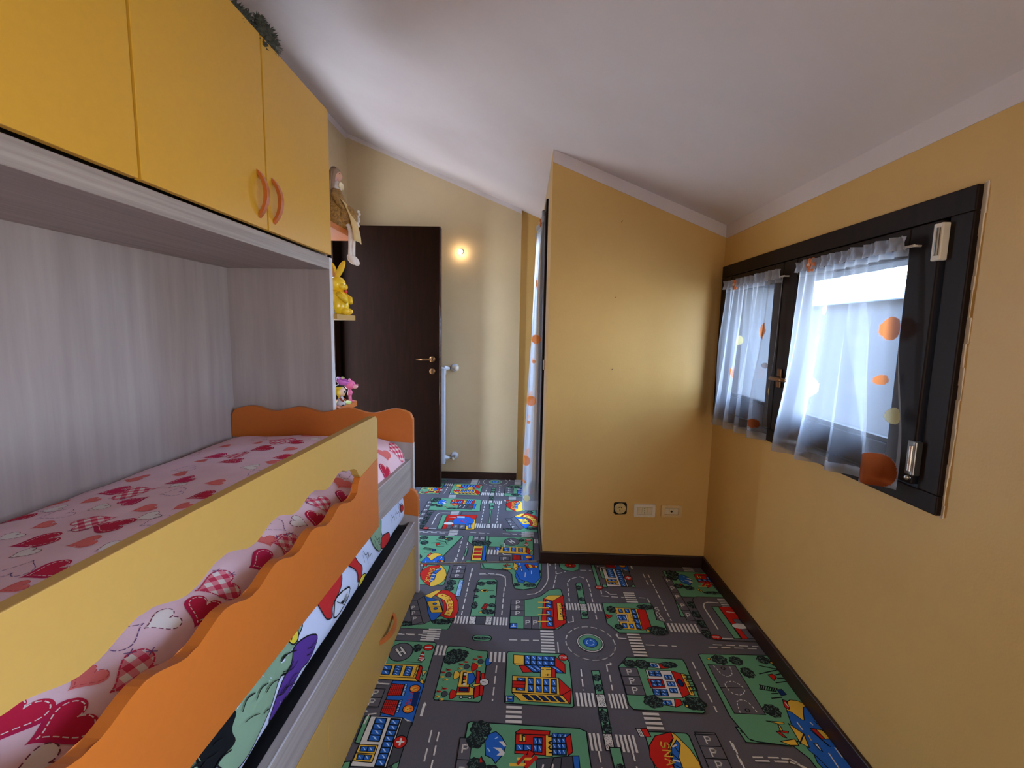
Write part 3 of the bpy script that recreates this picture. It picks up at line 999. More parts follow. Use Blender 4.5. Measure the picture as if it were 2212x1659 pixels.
# ================================================================== CURTAINS
def cloth_grid(name, fn, nu, nv, col, op, mat, parent, thick=0):
    v = [fn(i / nu, j / nv) for j in range(nv + 1) for i in range(nu + 1)]
    m = nu + 1
    f = [(j * m + i, j * m + i + 1, (j + 1) * m + i + 1, (j + 1) * m + i) for j in range(nv) for i in range(nu)]
    o = pyd(name, v, f, mat, parent, True)
    me = o.data
    a = me.color_attributes.new('Col', 'FLOAT_COLOR', 'POINT')
    q = me.attributes.new('Op', 'FLOAT', 'POINT')
    cb, ob = [], []
    for j in range(nv + 1):
        for i in range(nu + 1):
            p = v[j * m + i]
            cb += list(col(i / nu, j / nv, p))
            ob.append(op(i / nu, j / nv, p))
    me.color_attributes['Col'].data.foreach_set('color', cb)
    me.attributes['Op'].data.foreach_set('value', ob)
    return o
VO = S(184, 186, 192)
OD, PD, YD, BD = S(214, 122, 56), S(214, 190, 186), S(222, 206, 150), S(150, 70, 30)
def window_curtain(label, y0t, y1t, y0b, y1b, zt, zb0, zb1, dots, folds, seed):
    """gathered voile on a rod; u runs from the camera-side edge to the far edge, v from top to hem"""
    t = thing('window_curtain', label, 'curtain', (.99, (y0t + y1t) / 2, zt), 'voile curtains on the window sashes')
    off = t.location.copy()
    n0 = Vector((seed, 3.3, 1.7))
    def fn(u, v):
        ya = y0t + (y0b - y0t) * v
        yb = y1t + (y1b - y1t) * v
        zb = zb0 + (zb1 - zb0) * u
        y = ya + (yb - ya) * u + .008 * sin(9 * v + seed) * (1 if u > .5 else -1) * abs(u - .5) * 2 * v
        z = zt + (zb - zt) * v
        g = (1 - v) ** 3
        wv = .0075 * sin(2 * pi * u * folds * 2.4 + 1.3 * noise.noise(Vector((u * 5, v * 2, seed)))) * g
        big = (.010 + .014 * v) * sin(2 * pi * (u * folds + .35 * noise.noise(n0 + Vector((u * 1.5, v * 1.1, 0))) + .06 * v)) * min(1, .35 + v)
        x = .992 - .004 - .014 * v - abs(big) * .4 + big * .9 + wv
        return Vector((min(x, 1.004), y, z)) - off
    def dotcol(p):
        y, z = p.y + off.y, p.z + off.z
        for dy, dz, r, c, o_ in dots:
            if hypot(y - dy, z - dz) < r:
                return c, o_
        return None
    def col(u, v, p):
        d = dotcol(p)
        return d[0] if d else VO
    def op(u, v, p):
        d = dotcol(p)
        o = .20 + .34 * min(1, max(0, (u - .52) / .14)) + (.16 if .20 < u + .25 * (v - .5) < .33 else 0)
        if u < .022 or u > .978:
            o = .62
        if v > .955:
            o = .60
        if v < .03:
            o = .8
        return max(o, d[1]) if d else o
    cloth_grid('fabric', fn, 190, 230, col, op, SHEER, t)
    def hd(u, v):
        p = fn(u, 0) + Vector((0, 0, 0))
        fr = .006 * sin(2 * pi * u * 26 + 2 * noise.noise(Vector((u * 9, seed, 0))))
        sp = (v - .45)
        return Vector((p.x - .010 - fr * (abs(sp) * 2) - .004, p.y + (.012 if u < .02 else 0) * -sp, p.z + .036 * (1 - v) - .004 + .004 * noise.noise(Vector((u * 14, v, seed)))))
    plabel(cloth_grid('ruffle_header', hd, 200, 8, lambda u, v, p: VO, lambda u, v, p: .84, SHEER, t), 'ruffled gathered header')
    rod = obj('curtain_rod', tube([Vector((.990, y0t - .012, zt + .004)) - off, Vector((.990, y1t + .012, zt + .004)) - off], .0035, 8), WPLAS, t)
    for yy in (y0t - .008, y1t + .008):
        obj('rod_hook', tube([Vector((1.010, yy, zt + .004)) - off, Vector((.988, yy, zt + .004)) - off], .003, 6), WPLAS, rod)
    return t, off
def flower(t, off, y, z, x):
    b = BM()
    for k in range(6):
        a = 2 * pi * k / 6
        oball(Vector((x, y + .014 * cos(a), z + .014 * sin(a))) - off, (.006, .013, .009), Matrix.Rotation(a, 3, 'X'), b, 10, 6)
    o = obj('flower_clip', b, plain('orange_flower', (206, 120, 72), .7) if 'orange_flower' not in MATS else MATS['orange_flower'], t, True)
    obj('flower_centre', ball(Vector((x - .006, y, z)) - off, (.006, .006, .006), None, 10, 6), plain('flower_centre_pale', (226, 196, 170), .6) if 'flower_centre_pale' not in MATS else MATS['flower_centre_pale'], o, True)
t, off = window_curtain('wider voile curtain with orange dots on the right sash nearest the camera', 1.222, 1.690, 1.168, 1.742, 1.533, .905, .868,
    [(1.250, 1.327, .032, OD, .9), (1.252, 1.188, .015, OD, .9), (1.208, 1.096, .022, YD, .85), (1.222, .945, .046, BD, .9), (1.518, 1.389, .015, PD, .7), (1.548, 1.290, .020, YD, .68), (1.528, 1.136, .036, PD, .74)], 4.2, 1.0)
flower(t, off, 1.60, 1.545, .972)
t, off = window_curtain('narrower voile curtain on the far left sash beside the room corner', 1.800, 2.275, 1.800, 2.300, 1.527, .880, .858,
    [(1.895, 1.322, .034, OD, .9), (2.141, 1.128, .030, OD, .9), (1.855, 1.182, .011, PD, .8), (1.815, 1.083, .018, YD, .75), (1.871, .94, .019, BD, .85), (2.079, 1.281, .021, YD, .75)], 4.6, 5.0)
flower(t, off, 2.155, 1.535, .972)

# balcony door curtain
t = thing('door_curtain', 'tall white voile curtain with orange dots bulging from the balcony door', 'curtain', (.11, 3.2, 2.0))
off = t.location.copy()
def tipx(z):
    z = max(.1, z)
    k = max(0.0, (2.0 - z) / 1.9)
    return .100 - .088 * min(1, k * 1.25) ** .62
def dfn(u, v):
    zz = 2.005 - 1.865 * v
    tx = tipx(zz)
    P = [(.116, 2.884), (.112, 2.852), (tx + .55 * (.115 - tx), 2.842), (tx + .012, 2.846), (tx, 2.868), (tx + .012, 2.98), (tx * .5 + .05, 3.12), (tx * .5 + .035, 3.26), (tx * .4 + .062, 3.40), (.085, 3.50), (.10, 3.59)]
    s_ = u * (len(P) - 1)
    i = min(int(s_), len(P) - 2)
    f = s_ - i
    f = f * f * (3 - 2 * f)
    x = P[i][0] + (P[i + 1][0] - P[i][0]) * f
    y = P[i][1] + (P[i + 1][1] - P[i][1]) * f
    x += .005 * sin(u * 34 + 2.2 * v) * (1 - .6 * v) * (1 if u > .35 else .2)
    zz -= .02 * u * v if u > .4 else 0
    return Vector((min(x, .128), y, zz)) - off
DD = [(.077, 1.255, .029), (.066, 1.115, .012), (.054, .865, .033), (.042, .726, .012), (.026, .472, .034), (.022, .332, .012), (.05, 1.60, .03)]
def dcol(u, v, p):
    x, z = p.x + off.x, p.z + off.z
    if u < .6:
        for dx, dz, r in DD:
            if hypot(x - dx, z - dz) < r:
                return OD
        if hypot(x - .04, z - .223) < .022:
            return YD
    return VO
def dop(u, v, p):
    c = dcol(u, v, p)
    if c != VO:
        return .9
    return .86 if v > .965 or v < .02 or u < .12 else .5
cloth_grid('fabric', dfn, 150, 420, dcol, dop, SHEER, t)
def hfn(u, v):
    p = dfn(u, 0)
    return Vector((p.x - .006 - .004 * sin(u * 120), p.y - .004 * (1 if u < .4 else 0), p.z + .035 * (1 - v) - .004))
plabel(cloth_grid('ruffle_header', hfn, 120, 5, lambda u, v, p: VO, lambda u, v, p: .85, SHEER, t), 'gathered header of the door curtain')
obj('curtain_rod', tube([Vector((.112, 2.87, 2.012)) - off, Vector((.108, 3.60, 2.012)) - off], .004, 8), BRONZE, t)
flower(t, off, 3.05, 2.01, .092)

# ================================================================== RADIATOR, LAMP, SOCKETS, NAILS
t = thing('radiator', 'white column radiator with round valves behind the dark door', 'radiator', (-1.0, 3.77, 0))
off = t.location.copy()
pr = None
for k in range(8):
    x = -.690 - .080 * k
    if pr is None:
        b = BM()
        box(-.036, -.040, .165, .036, -.030, .985, .004, bm=b)
        box(-.030, .028, .165, .030, .040, .985, .004, bm=b)
        box(-.006, -.032, .165, .006, .030, .985, bm=b)
        box(-.036, -.040, .962, .036, .040, .992, .010, bm=b)
        lathe([(.026, -.038), (.026, .038)], 16, b, along((0, 0, .955), (1, 0, 0)))
        lathe([(.026, -.038), (.026, .038)], 16, b, along((0, 0, .195), (1, 0, 0)))
        pr = obj('section', b, RADW, t)
        c = pr
    else:
        c = pr.copy()
        COL.objects.link(c)
    c.location = Vector((x, 3.775, 0)) - off
def valve(z, big):
    xr = -.652
    M = along(Vector((xr, 3.775, z)) - off, (1, 0, 0))
    v = obj('valve', lathe([(.0, -.012), (.021, -.012), (.021, .004), (.015, .008), (.015, .020), (.009, .022), (.009, .040), (0, .040)], 16, mat=M), RADW, t, True)
    st = tube([Vector((xr + .036, 3.775, z)) - off, Vector((xr + .062, 3.775, z)) - off, Vector((xr + .066, 3.80, z)) - off, Vector((xr + .066, YF, z)) - off], .0095, 10)
    obj('valve_body', st, CHROME if not big else STEEL, v, True)
    if big:
        obj('thermostat_knob', lathe([(0, -.004), (.014, -.004), (.017, .0), (.019, .022), (.020, .05), (.016, .058), (0, .060)], 18, mat=along(Vector((xr + .058, 3.775, z)) - off, (.75, -.62, 0))), WPLAS, v, True)
    else:
        obj('lock_cap', lathe([(0, 0), (.010, 0), (.012, .012), (.010, .022), (0, .024)], 14, mat=along(Vector((xr + .064, 3.765, z - .002)) - off, (.25, -.9, -.1))), WPLAS, v, True)
    obj('wall_rosette', lathe([(.010, 0), (.030, .002), (.034, .012), (.024, .018), (.010, .020)], 20, mat=along(Vector((xr + .066, YF - .020, z)) - off, (0, 1, 0))), RADW, v, True)
valve(.985, True)
valve(.212, False)
# small lit wall lamp
t = thing('wall_lamp', 'small lit globe lamp on the far passage wall', 'lamp', (-.540, YF, 1.945))
lm = obj('lamp_socket', lathe([(0, 0), (.022, 0), (.024, .006), (.015, .012), (.013, .030), (0, .030)], 20, mat=along((0, 0, .012), (0, -1, -.15))), plain('lamp_socket_grey', (150, 138, 132), .5), t, True)
gl = obj('bulb', ball((0, -.045, .004), (.019, .019, .021), None, 20, 12), emit('bulb_glow', (1.0, .72, .42, 1), 60.0), t, True)
def plate(name, label, x0, z0, x1, z1, mat, holes):
    t = thing(name, label, 'socket', ((x0 + x1) / 2, YC, (z0 + z1) / 2))
    o = t.location.copy()
    b = BM()
    W_, H_ = (x1 - x0) / 2, (z1 - z0) / 2
    outl = [(p[0], p[1]) for p in rbox2d(-W_, -H_, W_, H_, .008)]
    inn = [(p[0], p[1]) for p in rbox2d(-W_ + .020, -H_ + .016, W_ - .020, H_ - .016, .002)]
    n = len(outl)
    def ring(pts, y):
        return [b.verts.new((p[0], y, p[1])) for p in pts]
    r0, r1, r2, r3 = ring(outl, 0), ring([(p[0] * .97, p[1] * .96) for p in outl], -.009), ring([(p[0] * 1.03, p[1] * 1.04) for p in inn], -.010), ring(inn, -.004)
    for A, B in ((r0, r1), (r1, r2), (r2, r3)):
        for k in range(n):
            b.faces.new((A[k], A[(k + 1) % n], B[(k + 1) % n], B[k]))
    b.faces.new(r3)
    obj('cover_plate', b, mat, t)
    w3 = (2 * W_ - .042) / 3
    for k in range(3):
        xa = -W_ + .021 + w3 * k
        m = obj('module', box(xa + .0006, -.0075, -H_ + .018, xa + w3 - .0006, -.003, H_ - .018, .001), MODUL, t)
        if k == 1:
            hb = BM()
            for hz, r in holes:
                lathe([(0, 0), (r, 0), (r, .0012), (0, .0012)], 12, hb, along((xa + w3 / 2, -.0070, hz), (0, -1, 0)))
            obj('hole', hb, DARKH, m)
            hb_o = m.children[0]
            hb_o['kind'] = 'stuff'
    return t
plate('wall_socket', 'white power socket plate low on the yellow wall, middle of the three', .631, .2855, .753, .3605, WPLAS, ((.012, .0028), (0, .0028), (-.012, .0028)))
plate('antenna_socket', 'ivory aerial socket plate nearest the room corner', .783, .2885, .899, .3595, IVORY, ((-.001, .0062),))
t = thing('junction_box', 'uncovered round junction box set in a rough dark hole left of the white socket', 'socket', (.558, YC, .331))
rnd = random.Random(9)
oc = [(p[0] * (1 + rnd.uniform(-.05, .05)), p[1] * (1 + rnd.uniform(-.05, .05))) for p in rbox2d(-.037, -.035, .037, .035, .012)]
obj('ragged_hole', prism(oc, 'y', -.0012, .0), DARKH, t)
oc = [(.0325 * cos(2 * pi * k / 18) * (1 + rnd.uniform(-.04, .03)), .031 * sin(2 * pi * k / 18) * (1 + rnd.uniform(-.04, .03))) for k in range(18)]
c_ = obj('box_cover', prism(oc, 'y', -.004, -.0006, .001), plain('dusty_ivory_cover', (196, 170, 112), .8, var=.2, scale=60), t)
for hx, hz in ((-.006, .006), (.006, .005), (-.002, -.009)):
    obj('screw_hole', lathe([(0, 0), (.0028, 0), (.0028, .001), (0, .001)], 10, mat=along((hx, -.0038, hz), (0, -1, 0))), DARKH, c_)
for (x, z), lb in zip(((.495, 1.878), (.479, 1.489), (.479, 1.108)), ('bent nail high on the yellow wall near the ceiling', 'bent nail at mid height on the yellow wall', 'bent nail lowest of the three on the yellow wall')):
    n_ = obj('wall_nail', tube([(x, YC + .004, z), (x, YC - .010, z), (x + .002, YC - .013, z + .004)], .0012, 6), STEEL)
    tag(n_, lb, 'nail', 'nails in the yellow wall')

# ================================================================== TOYS ON THE SHELVES
def M_(n, rgb, rough=.5, **k):
    return MATS[n] if n in MATS else plain(n, rgb, rough, **k)
# --- rag doll sitting on the orange shelf, legs hanging over its edge
t = thing('rag_doll', 'long-haired rag doll in a gold dress with white legs dangling off the orange shelf', 'doll', (-.965, 2.36, 1.797))
hair, skin, gold, cream, white = M_('doll_hair', (150, 126, 104), .9), M_('doll_skin', (214, 166, 142), .8), plain('gold_brocade', (150, 112, 52), .6, var=.45, scale=120), M_('cream_apron', (214, 184, 128), .8), M_('white_stocking', (226, 222, 222), .8)
b = lathe([(0, 0), (.070, .0), (.088, .02), (.090, .06), (.080, .11), (.058, .15), (.036, .185), (.026, .205), (.020, .212), (0, .212)], 28)
for v in b.verts:
    v.co.x = v.co.x * .72 + .012 * max(0, 1 - v.co.z / .14)
    v.co.y *= .85
    a = atan2(v.co.y, v.co.x)
    v.co.x += .004 * sin(9 * a) * max(0, 1 - v.co.z / .2)
dr = obj('dress', b, gold, t, True)
lap = BM()
oball(Vector((.044, .0, .058)), (.056, .066, .066), Matrix.Rotation(radians(20), 3, 'Y'), lap)
obj('skirt_lap', lap, gold, dr, True)
ap = BM()
P_ = []
for j in range(9):
    f = j / 8
    P_.append((.026 + .088 * sin(f * 1.5) , .015 + .030 * sin(f * pi / 2), .150 - .21 * f ** 1.25))
prev_ = None
for cx, hw, z in P_:
    row = [ap.verts.new((cx + .007 - .22 * (y_ * hw / .045) ** 2 * .045, y_ * hw * 1.15 - .020, z)) for y_ in (-1, -.6, -.2, .2, .6, 1)]
    if prev_:
        for k in range(5):
            ap.faces.new((prev_[k], prev_[k + 1], row[k + 1], row[k]))
    prev_ = row
apo = obj('apron', ap, cream, t, True)
md = apo.modifiers.new('thick', 'SOLIDIFY')
md.thickness = .003
lc = BM()
for k in range(7):
    ball((.101 + .004 * sin(k * 2.1), .020 + .006 * sin(k), .100 - .012 * k), (.008, .008, .008), lc, 8, 6)
obj('lace_trim', lc, white, apo, True)
obj('collar', lathe([(0, .205), (.024, .200), (.028, .208), (.020, .224), (.012, .245), (0, .245)], 14), white, t, True)
bw = BM()
for s_ in (-1, 1):
    oball(Vector((.026, .011 * s_ - .004, .218)), (.009, .013, .018), Matrix.Rotation(.5 * s_, 3, 'X'), bw, 10, 6)
obj('bow', bw, M_('doll_bow_cream', (226, 214, 180), .8), t, True)
hd = ball((.0, 0, .270), (.026, .026, .032))
for v in hd.verts:
    if v.co.x > .010:
        zz = v.co.z - .270
        if abs(v.co.y) < .010 and -.016 < zz < .006:
            v.co.x += .006
        if zz < -.016:
            v.co.x += .003
hdo = obj('head', hd, skin, t, True)
ey = BM()
for s_ in (-1, 1):
    ball((.022, .011 * s_, .274), (.003, .0035, .004), ey, 8, 6)
obj('eye', ey, M_('doll_eye', (60, 36, 26), .4), hdo, True)
ha = BM()
oball(Vector((-.006, 0, .279)), (.029, .031, .031), Matrix.Identity(3), ha)
for k in range(11):
    a = radians(75 + 210 * k / 10)
    x0, y0 = .025 * cos(a) - .004, .029 * sin(a)
    tube([(x0 * .6, y0 * .6, .302), (x0 - .002, y0, .28), (x0 - .008, y0 * 1.08, .225), (x0 - .010, y0 * 1.0, .165 - .012 * (k % 3))], [.009, .010, .009, .004], 7, ha)
obj('hair', ha, hair, t, True)
rb_ = lathe([(.026, -.004), (.030, 0), (.022, .004)], 14, mat=along((-.010, -.022, .262), (.3, -1, 0)))
obj('hair_band', rb_, M_('doll_band_pink', (206, 160, 160), .7), t, True)
for s_ in (-1, 1):
    obj('arm', tube([(.000, .030 * s_, .190), (.010, .052 * s_, .160), (.034, .056 * s_, .115), (.060, .040 * s_, .085)], [.014, .016, .014, .009], 9), gold, t, True)
for s_, yy, dx in ((-1, -.034, 0), (1, .004, .004)):
    lg = tube([(.045, yy, .024), (.070, yy, .020), (.078 + dx, yy, -.01), (.076 + dx, yy, -.08), (.074 + dx, yy, -.125)], [.012, .012, .0095, .008, .009], 10)
    l_ = obj('leg', lg, white, t, True)
    fb = BM()
    oball(Vector((.082 + dx, yy, -.148)), (.031, .015, .017), Matrix.Rotation(radians(52), 3, 'Y'), fb)
    obj('foot', fb, white, l_, True)
# --- yellow rabbit figure
t = thing('rabbit_figurine', 'glossy yellow plastic rabbit figure with one raised ear on the yellow shelf', 'figurine', (-.950, 2.30, 1.370))
t.scale = (1.06, 1.06, 1.06)
yp = M_('yellow_glossy_plastic', (236, 196, 40), .18, var=.05)
yo = M_('inner_ear_ochre', (198, 140, 30), .3)
bo = lathe([(0, 0), (.040, 0), (.050, .010), (.054, .045), (.048, .085), (.036, .105), (.028, .112), (0, .114)], 24)
obj('body', bo, yp, t, True)
hd = obj('head', ball((.002, 0, .143), (.038, .042, .038)), yp, t, True)
cb = BM()
for s_ in (-1, 1):
    ball((.030, .018 * s_, .132), (.014, .018, .015), cb, 12, 8)
obj('cheek', cb, yp, hd, True)
def ear(sgn, base, tip):
    b = BM()
    d = Vector(tip) - Vector(base)
    q = d.to_track_quat('Z', 'Y').to_matrix()
    oball((Vector(base) + Vector(tip)) / 2, (.0065, .017, d.length / 2), q, b, 14, 10)
    e_ = obj('ear', b, yp, t, True)
    b = BM()
    oball((Vector(base) + Vector(tip)) / 2 + q @ Vector((.003, -.003 , 0)), (.0052, .012, d.length / 2 * .84), q, b, 12, 8)
    obj('inner_ear', b, yo, e_, True)
ear(-1, (.000, -.012, .166), (.050, -.026, .250))
ear(1, (-.008, .020, .168), (-.040, .028, .250))
for s_ in (-1, 1):
    obj('arm', tube([(.018, .040 * s_, .098), (.044, .046 * s_, .078), (.055, .026 * s_, .058)], [.012, .013, .010], 9), yp, t, True)
    f_ = BM()
    ball((.040, .024 * s_, .016), (.026, .016, .016), f_, 12, 8)
    obj('foot', f_, yp, t, True)
obj('bow_tie', oball(Vector((.040, .006, .110)), (.006, .013, .008), Matrix.Identity(3)), M_('red_plastic', (206, 40, 50), .3), t, True)
obj('star_mark', oball(Vector((.047, -.018, .064)), (.004, .006, .007), Matrix.Identity(3)), DARKH, t, True)
# --- small grey figurine in front
t = thing('grey_figurine', 'small grey figurine standing in front of the yellow rabbit', 'figurine', (-.948, 2.215, 1.370))
gm = M_('grey_resin', (128, 128, 132), .6, var=.15)
obj('body', lathe([(0, 0), (.017, 0), (.019, .006), (.014, .018), (.012, .034), (.008, .040), (0, .041)], 16), gm, t, True)
g2 = obj('head', ball((0, 0, .050), (.016, .017, .014), None, 14, 10), gm, t, True)
for s_ in (-1, 1):
    obj('arm', tube([(0, .012 * s_, .034), (.006, .018 * s_, .024), (.010, .012 * s_, .018)], .004, 7), gm, t, True)
# --- pink animal figure
t = thing('pink_figurine', 'bubblegum pink big-headed animal figure standing at the lower shelf corner', 'figurine', (-.938, 2.405, .905))
t.scale = (.86, .86, .85)
pk = M_('pink_vinyl', (226, 108, 158), .4)
pk2 = M_('pale_pink_vinyl', (238, 176, 186), .4)
obj('body', lathe([(0, .040), (.012, .042), (.014, .055), (.011, .074), (.007, .084), (0, .084)], 16), pk, t, True)
hd = obj('head', oball(Vector((.0, 0, .110)), (.033, .036, .030), Matrix.Identity(3)), pk, t, True)
obj('muzzle', oball(Vector((.034, 0, .100)), (.018, .020, .014), Matrix.Identity(3), None, 14, 10), pk2, hd, True)
obj('nose', oball(Vector((.047, 0, .110)), (.008, .010, .006), Matrix.Identity(3), None, 10, 8), M_('rose_nose', (190, 70, 104), .4), hd, True)
for s_ in (-1, 1):
    obj('ear', ball((-.010, .026 * s_, .136), (.007, .011, .011), None, 12, 8), pk, hd, True)
    obj('eye', ball((.026, .014 * s_, .116), (.004, .005, .006), None, 10, 6), M_('doll_eye', (60, 36, 26), .4), hd, True)
    obj('arm', tube([(0, .012 * s_, .076), (.002, .021 * s_, .064), (.006, .020 * s_, .052)], [.005, .0055, .005], 8), pk, t, True)
    lg = tube([(0, .007 * s_, .046), (.001, .0085 * s_, .024), (.002, .009 * s_, .004)], [.0075, .007, .007], 8)
    ball((.006, .009 * s_, .006), (.012, .008, .006), lg, 10, 6)
    obj('leg', lg, pk, t, True)
# --- figure with a purple hat and yellow hair
t = thing('hatted_figurine', 'small doll figure with yellow hair and a wide purple hat beside the pink figure', 'figurine', (-.940, 2.285, .905))
ph_, ph2 = M_('purple_vinyl', (160, 52, 140), .4), M_('light_purple_vinyl', (206, 110, 196), .4)
obj('body', lathe([(0, .0), (.020, .0), (.022, .006), (.015, .030), (.012, .045), (0, .046)], 16), M_('black_white_dress', (190, 186, 190), .6), t, True)
sh = BM()
for s_ in (-1, 1):
    ball((.006, .010 * s_, .004), (.014, .009, .006), sh, 10, 6)
obj('shoe', sh, M_('black_vinyl', (20, 18, 20), .4), t, True)
hd = obj('head', ball((0, 0, .072), (.026, .028, .026), None, 16, 12), M_('toy_skin', (232, 196, 170), .5), t, True)
ha = BM()
ball((-.008, 0, .078), (.026, .031, .027), ha, 14, 10)
for s_ in (-1, 1):
    tube([(-.002, .024 * s_, .085), (.002, .032 * s_, .065), (.004, .030 * s_, .044)], [.010, .011, .004], 8, ha)
obj('hair', ha, M_('yellow_vinyl_hair', (232, 196, 50), .5), hd, True)
for s_ in (-1, 1):
    obj('eye', ball((.023, .010 * s_, .072), (.004, .005, .007), None, 10, 6), M_('black_vinyl', (20, 18, 20), .4), hd, True)
    obj('arm', tube([(0, .013 * s_, .042), (.012, .018 * s_, .030), (.022, .012 * s_, .024)], .0048, 8), M_('rust_sleeve', (150, 66, 40), .6), t, True)
hb = lathe([(0, .0), (.022, .0), (.024, .006), (.020, .010), (0, .012)], 18, mat=along((0, 0, .098), (-.1, 0, 1)))
ht = obj('hat_band', hb, M_('black_vinyl', (20, 18, 20), .4), t, True)
hb = lathe([(.004, .0), (.020, .003), (.036, .018), (.044, .044), (.042, .045), (.034, .024), (.018, .010), (.004, .008)], 22, mat=along((.002, 0, .105), (.45, 0, 1)) @ Matrix.Scale(.74, 4))
obj('hat_brim', hb, ph2, t, True)
hb = lathe([(0, .006), (.030, .020), (.034, .036), (.026, .048), (.0, .050)], 20, mat=along((-.002, 0, .104), (.30, 0, 1)) @ Matrix.Scale(.74, 4))
h2 = obj('hat_crown', hb, ph_, t, True)
ft = BM()
for k in range(3):
    tube([(.008, -.004 + .006 * k, .136), (.012 + .004 * k, -.004 + .007 * k, .153 - .004 * k)], [.004, .001], 6, ft)
obj('hat_feather', ft, M_('pale_green_vinyl', (190, 206, 120), .5), h2, True)
# --- green and white toy just showing past the panel, and the flat green toy
t = thing('green_toy', 'tall toy with a green top peeking past the grey panel edge', 'toy', (-.984, 2.26, .905))
obj('base', lathe([(0, 0), (.024, 0), (.026, .006), (.022, .04), (.024, .10), (.020, .13), (0, .132)], 18), M_('white_vinyl', (224, 224, 220), .4), t, True)
obj('top', lathe([(.0, .128), (.022, .132), (.030, .155), (.028, .185), (.014, .205), (0, .208)], 18), M_('green_vinyl', (70, 150, 84), .4), t, True)
t = thing('flat_toy', 'flat pale green toy lying on the lower shelf behind the pink figure', 'toy', (-.955, 2.345, .905))
obj('hull', prism(rbox2d(-.034, -.030, .040, .034, .014), 'z', 0, .010, .003), M_('pale_green_vinyl', (190, 206, 120), .5), t)
obj('wheel_strip', box(-.010, -.034, .004, .028, -.029, .012, .002), M_('black_vinyl', (20, 18, 20), .4), t)

# --- shaggy plush animal on top of the wardrobe
t = thing('plush_animal', 'dark grey-green shaggy plush animal lying on top of the yellow wardrobe', 'plush', (-.955, 1.66, 2.238))
fur = plain('shaggy_grey_fur', (74, 76, 66), .95, var=.4, scale=90)
def fuzzy(c, r, rot, seed, n=260, ln=.020):
    b = BM()
    rr = random.Random(seed)
    R = rot.to_4x4()
    bmesh.ops.create_icosphere(b, subdivisions=3, radius=1.0, matrix=Matrix.Translation(c) @ R @ Matrix.Diagonal((r[0], r[1], r[2], 1)))
    for v in b.verts:
        v.co += Vector((noise.noise(v.co * 60), noise.noise(v.co * 60 + Vector((9, 0, 0))), noise.noise(v.co * 60 + Vector((0, 9, 0))))) * .004
    for k in range(n):
        d = Vector((rr.gauss(0, 1), rr.gauss(0, 1), rr.gauss(0, 1))).normalized()
        p = Vector(c) + rot @ Vector((d.x * r[0], d.y * r[1], d.z * r[2]))
        dd = (rot @ d + Vector((rr.uniform(-.6, .6), rr.uniform(-.6, .6), rr.uniform(-.9, .3)))).normalized()
        a, c2 = frame_dirs(dd)
        w_ = .004
        v1, v2, v3, v4 = b.verts.new(p + a * w_), b.verts.new(p - a * w_ * .5 + c2 * w_), b.verts.new(p - a * w_ * .5 - c2 * w_), b.verts.new(p + dd * ln * rr.uniform(.6, 1.2))
        b.faces.new((v1, v2, v4))
        b.faces.new((v2, v3, v4))
        b.faces.new((v3, v1, v4))
    return b
I3 = Matrix.Identity(3)
obj('body', fuzzy(Vector((-.02, -.085, .050)), (.055, .085, .048), I3, 1), fur, t, True)
hd = obj('head', fuzzy(Vector((.012, .030, .068)), (.046, .044, .042), I3, 2, 240, .018), fur, t, True)
obj('snout', fuzzy(Vector((.030, .066, .056)), (.024, .024, .022), I3, 3, 80, .014), plain('paler_grey_fur', (120, 116, 106), .95, var=.3, scale=90), hd, True)
obj('nose', ball((.040, .088, .058), (.008, .007, .006), None, 10, 8), M_('black_vinyl', (20, 18, 20), .4), hd, True)
for s_ in (-1, 1):
    obj('eye', ball((.030 + .026 * (s_ > 0), .060 - .022 * (s_ > 0), .080), (.005, .005, .005), None, 10, 8), M_('black_vinyl', (20, 18, 20), .4), hd, True)
    obj('ear', fuzzy(Vector((.0 + .02 * s_, .0 + .012 * s_, .108)), (.016, .018, .018), I3, 5 + s_, 50, .016), fur, hd, True)
obj('tail', tube([(-.02, -.165, .05), (-.012, -.19, .085), (0, -.185, .105), (.006, -.165, .10)], [.014, .015, .013, .006], 9), fur, t, True)
for k, (x, y) in enumerate(((.020, -.13), (.030, -.02))):
    obj('paw', fuzzy(Vector((x, y, .022)), (.022, .026, .018), I3, 20 + k, 50, .014), fur, t, True)

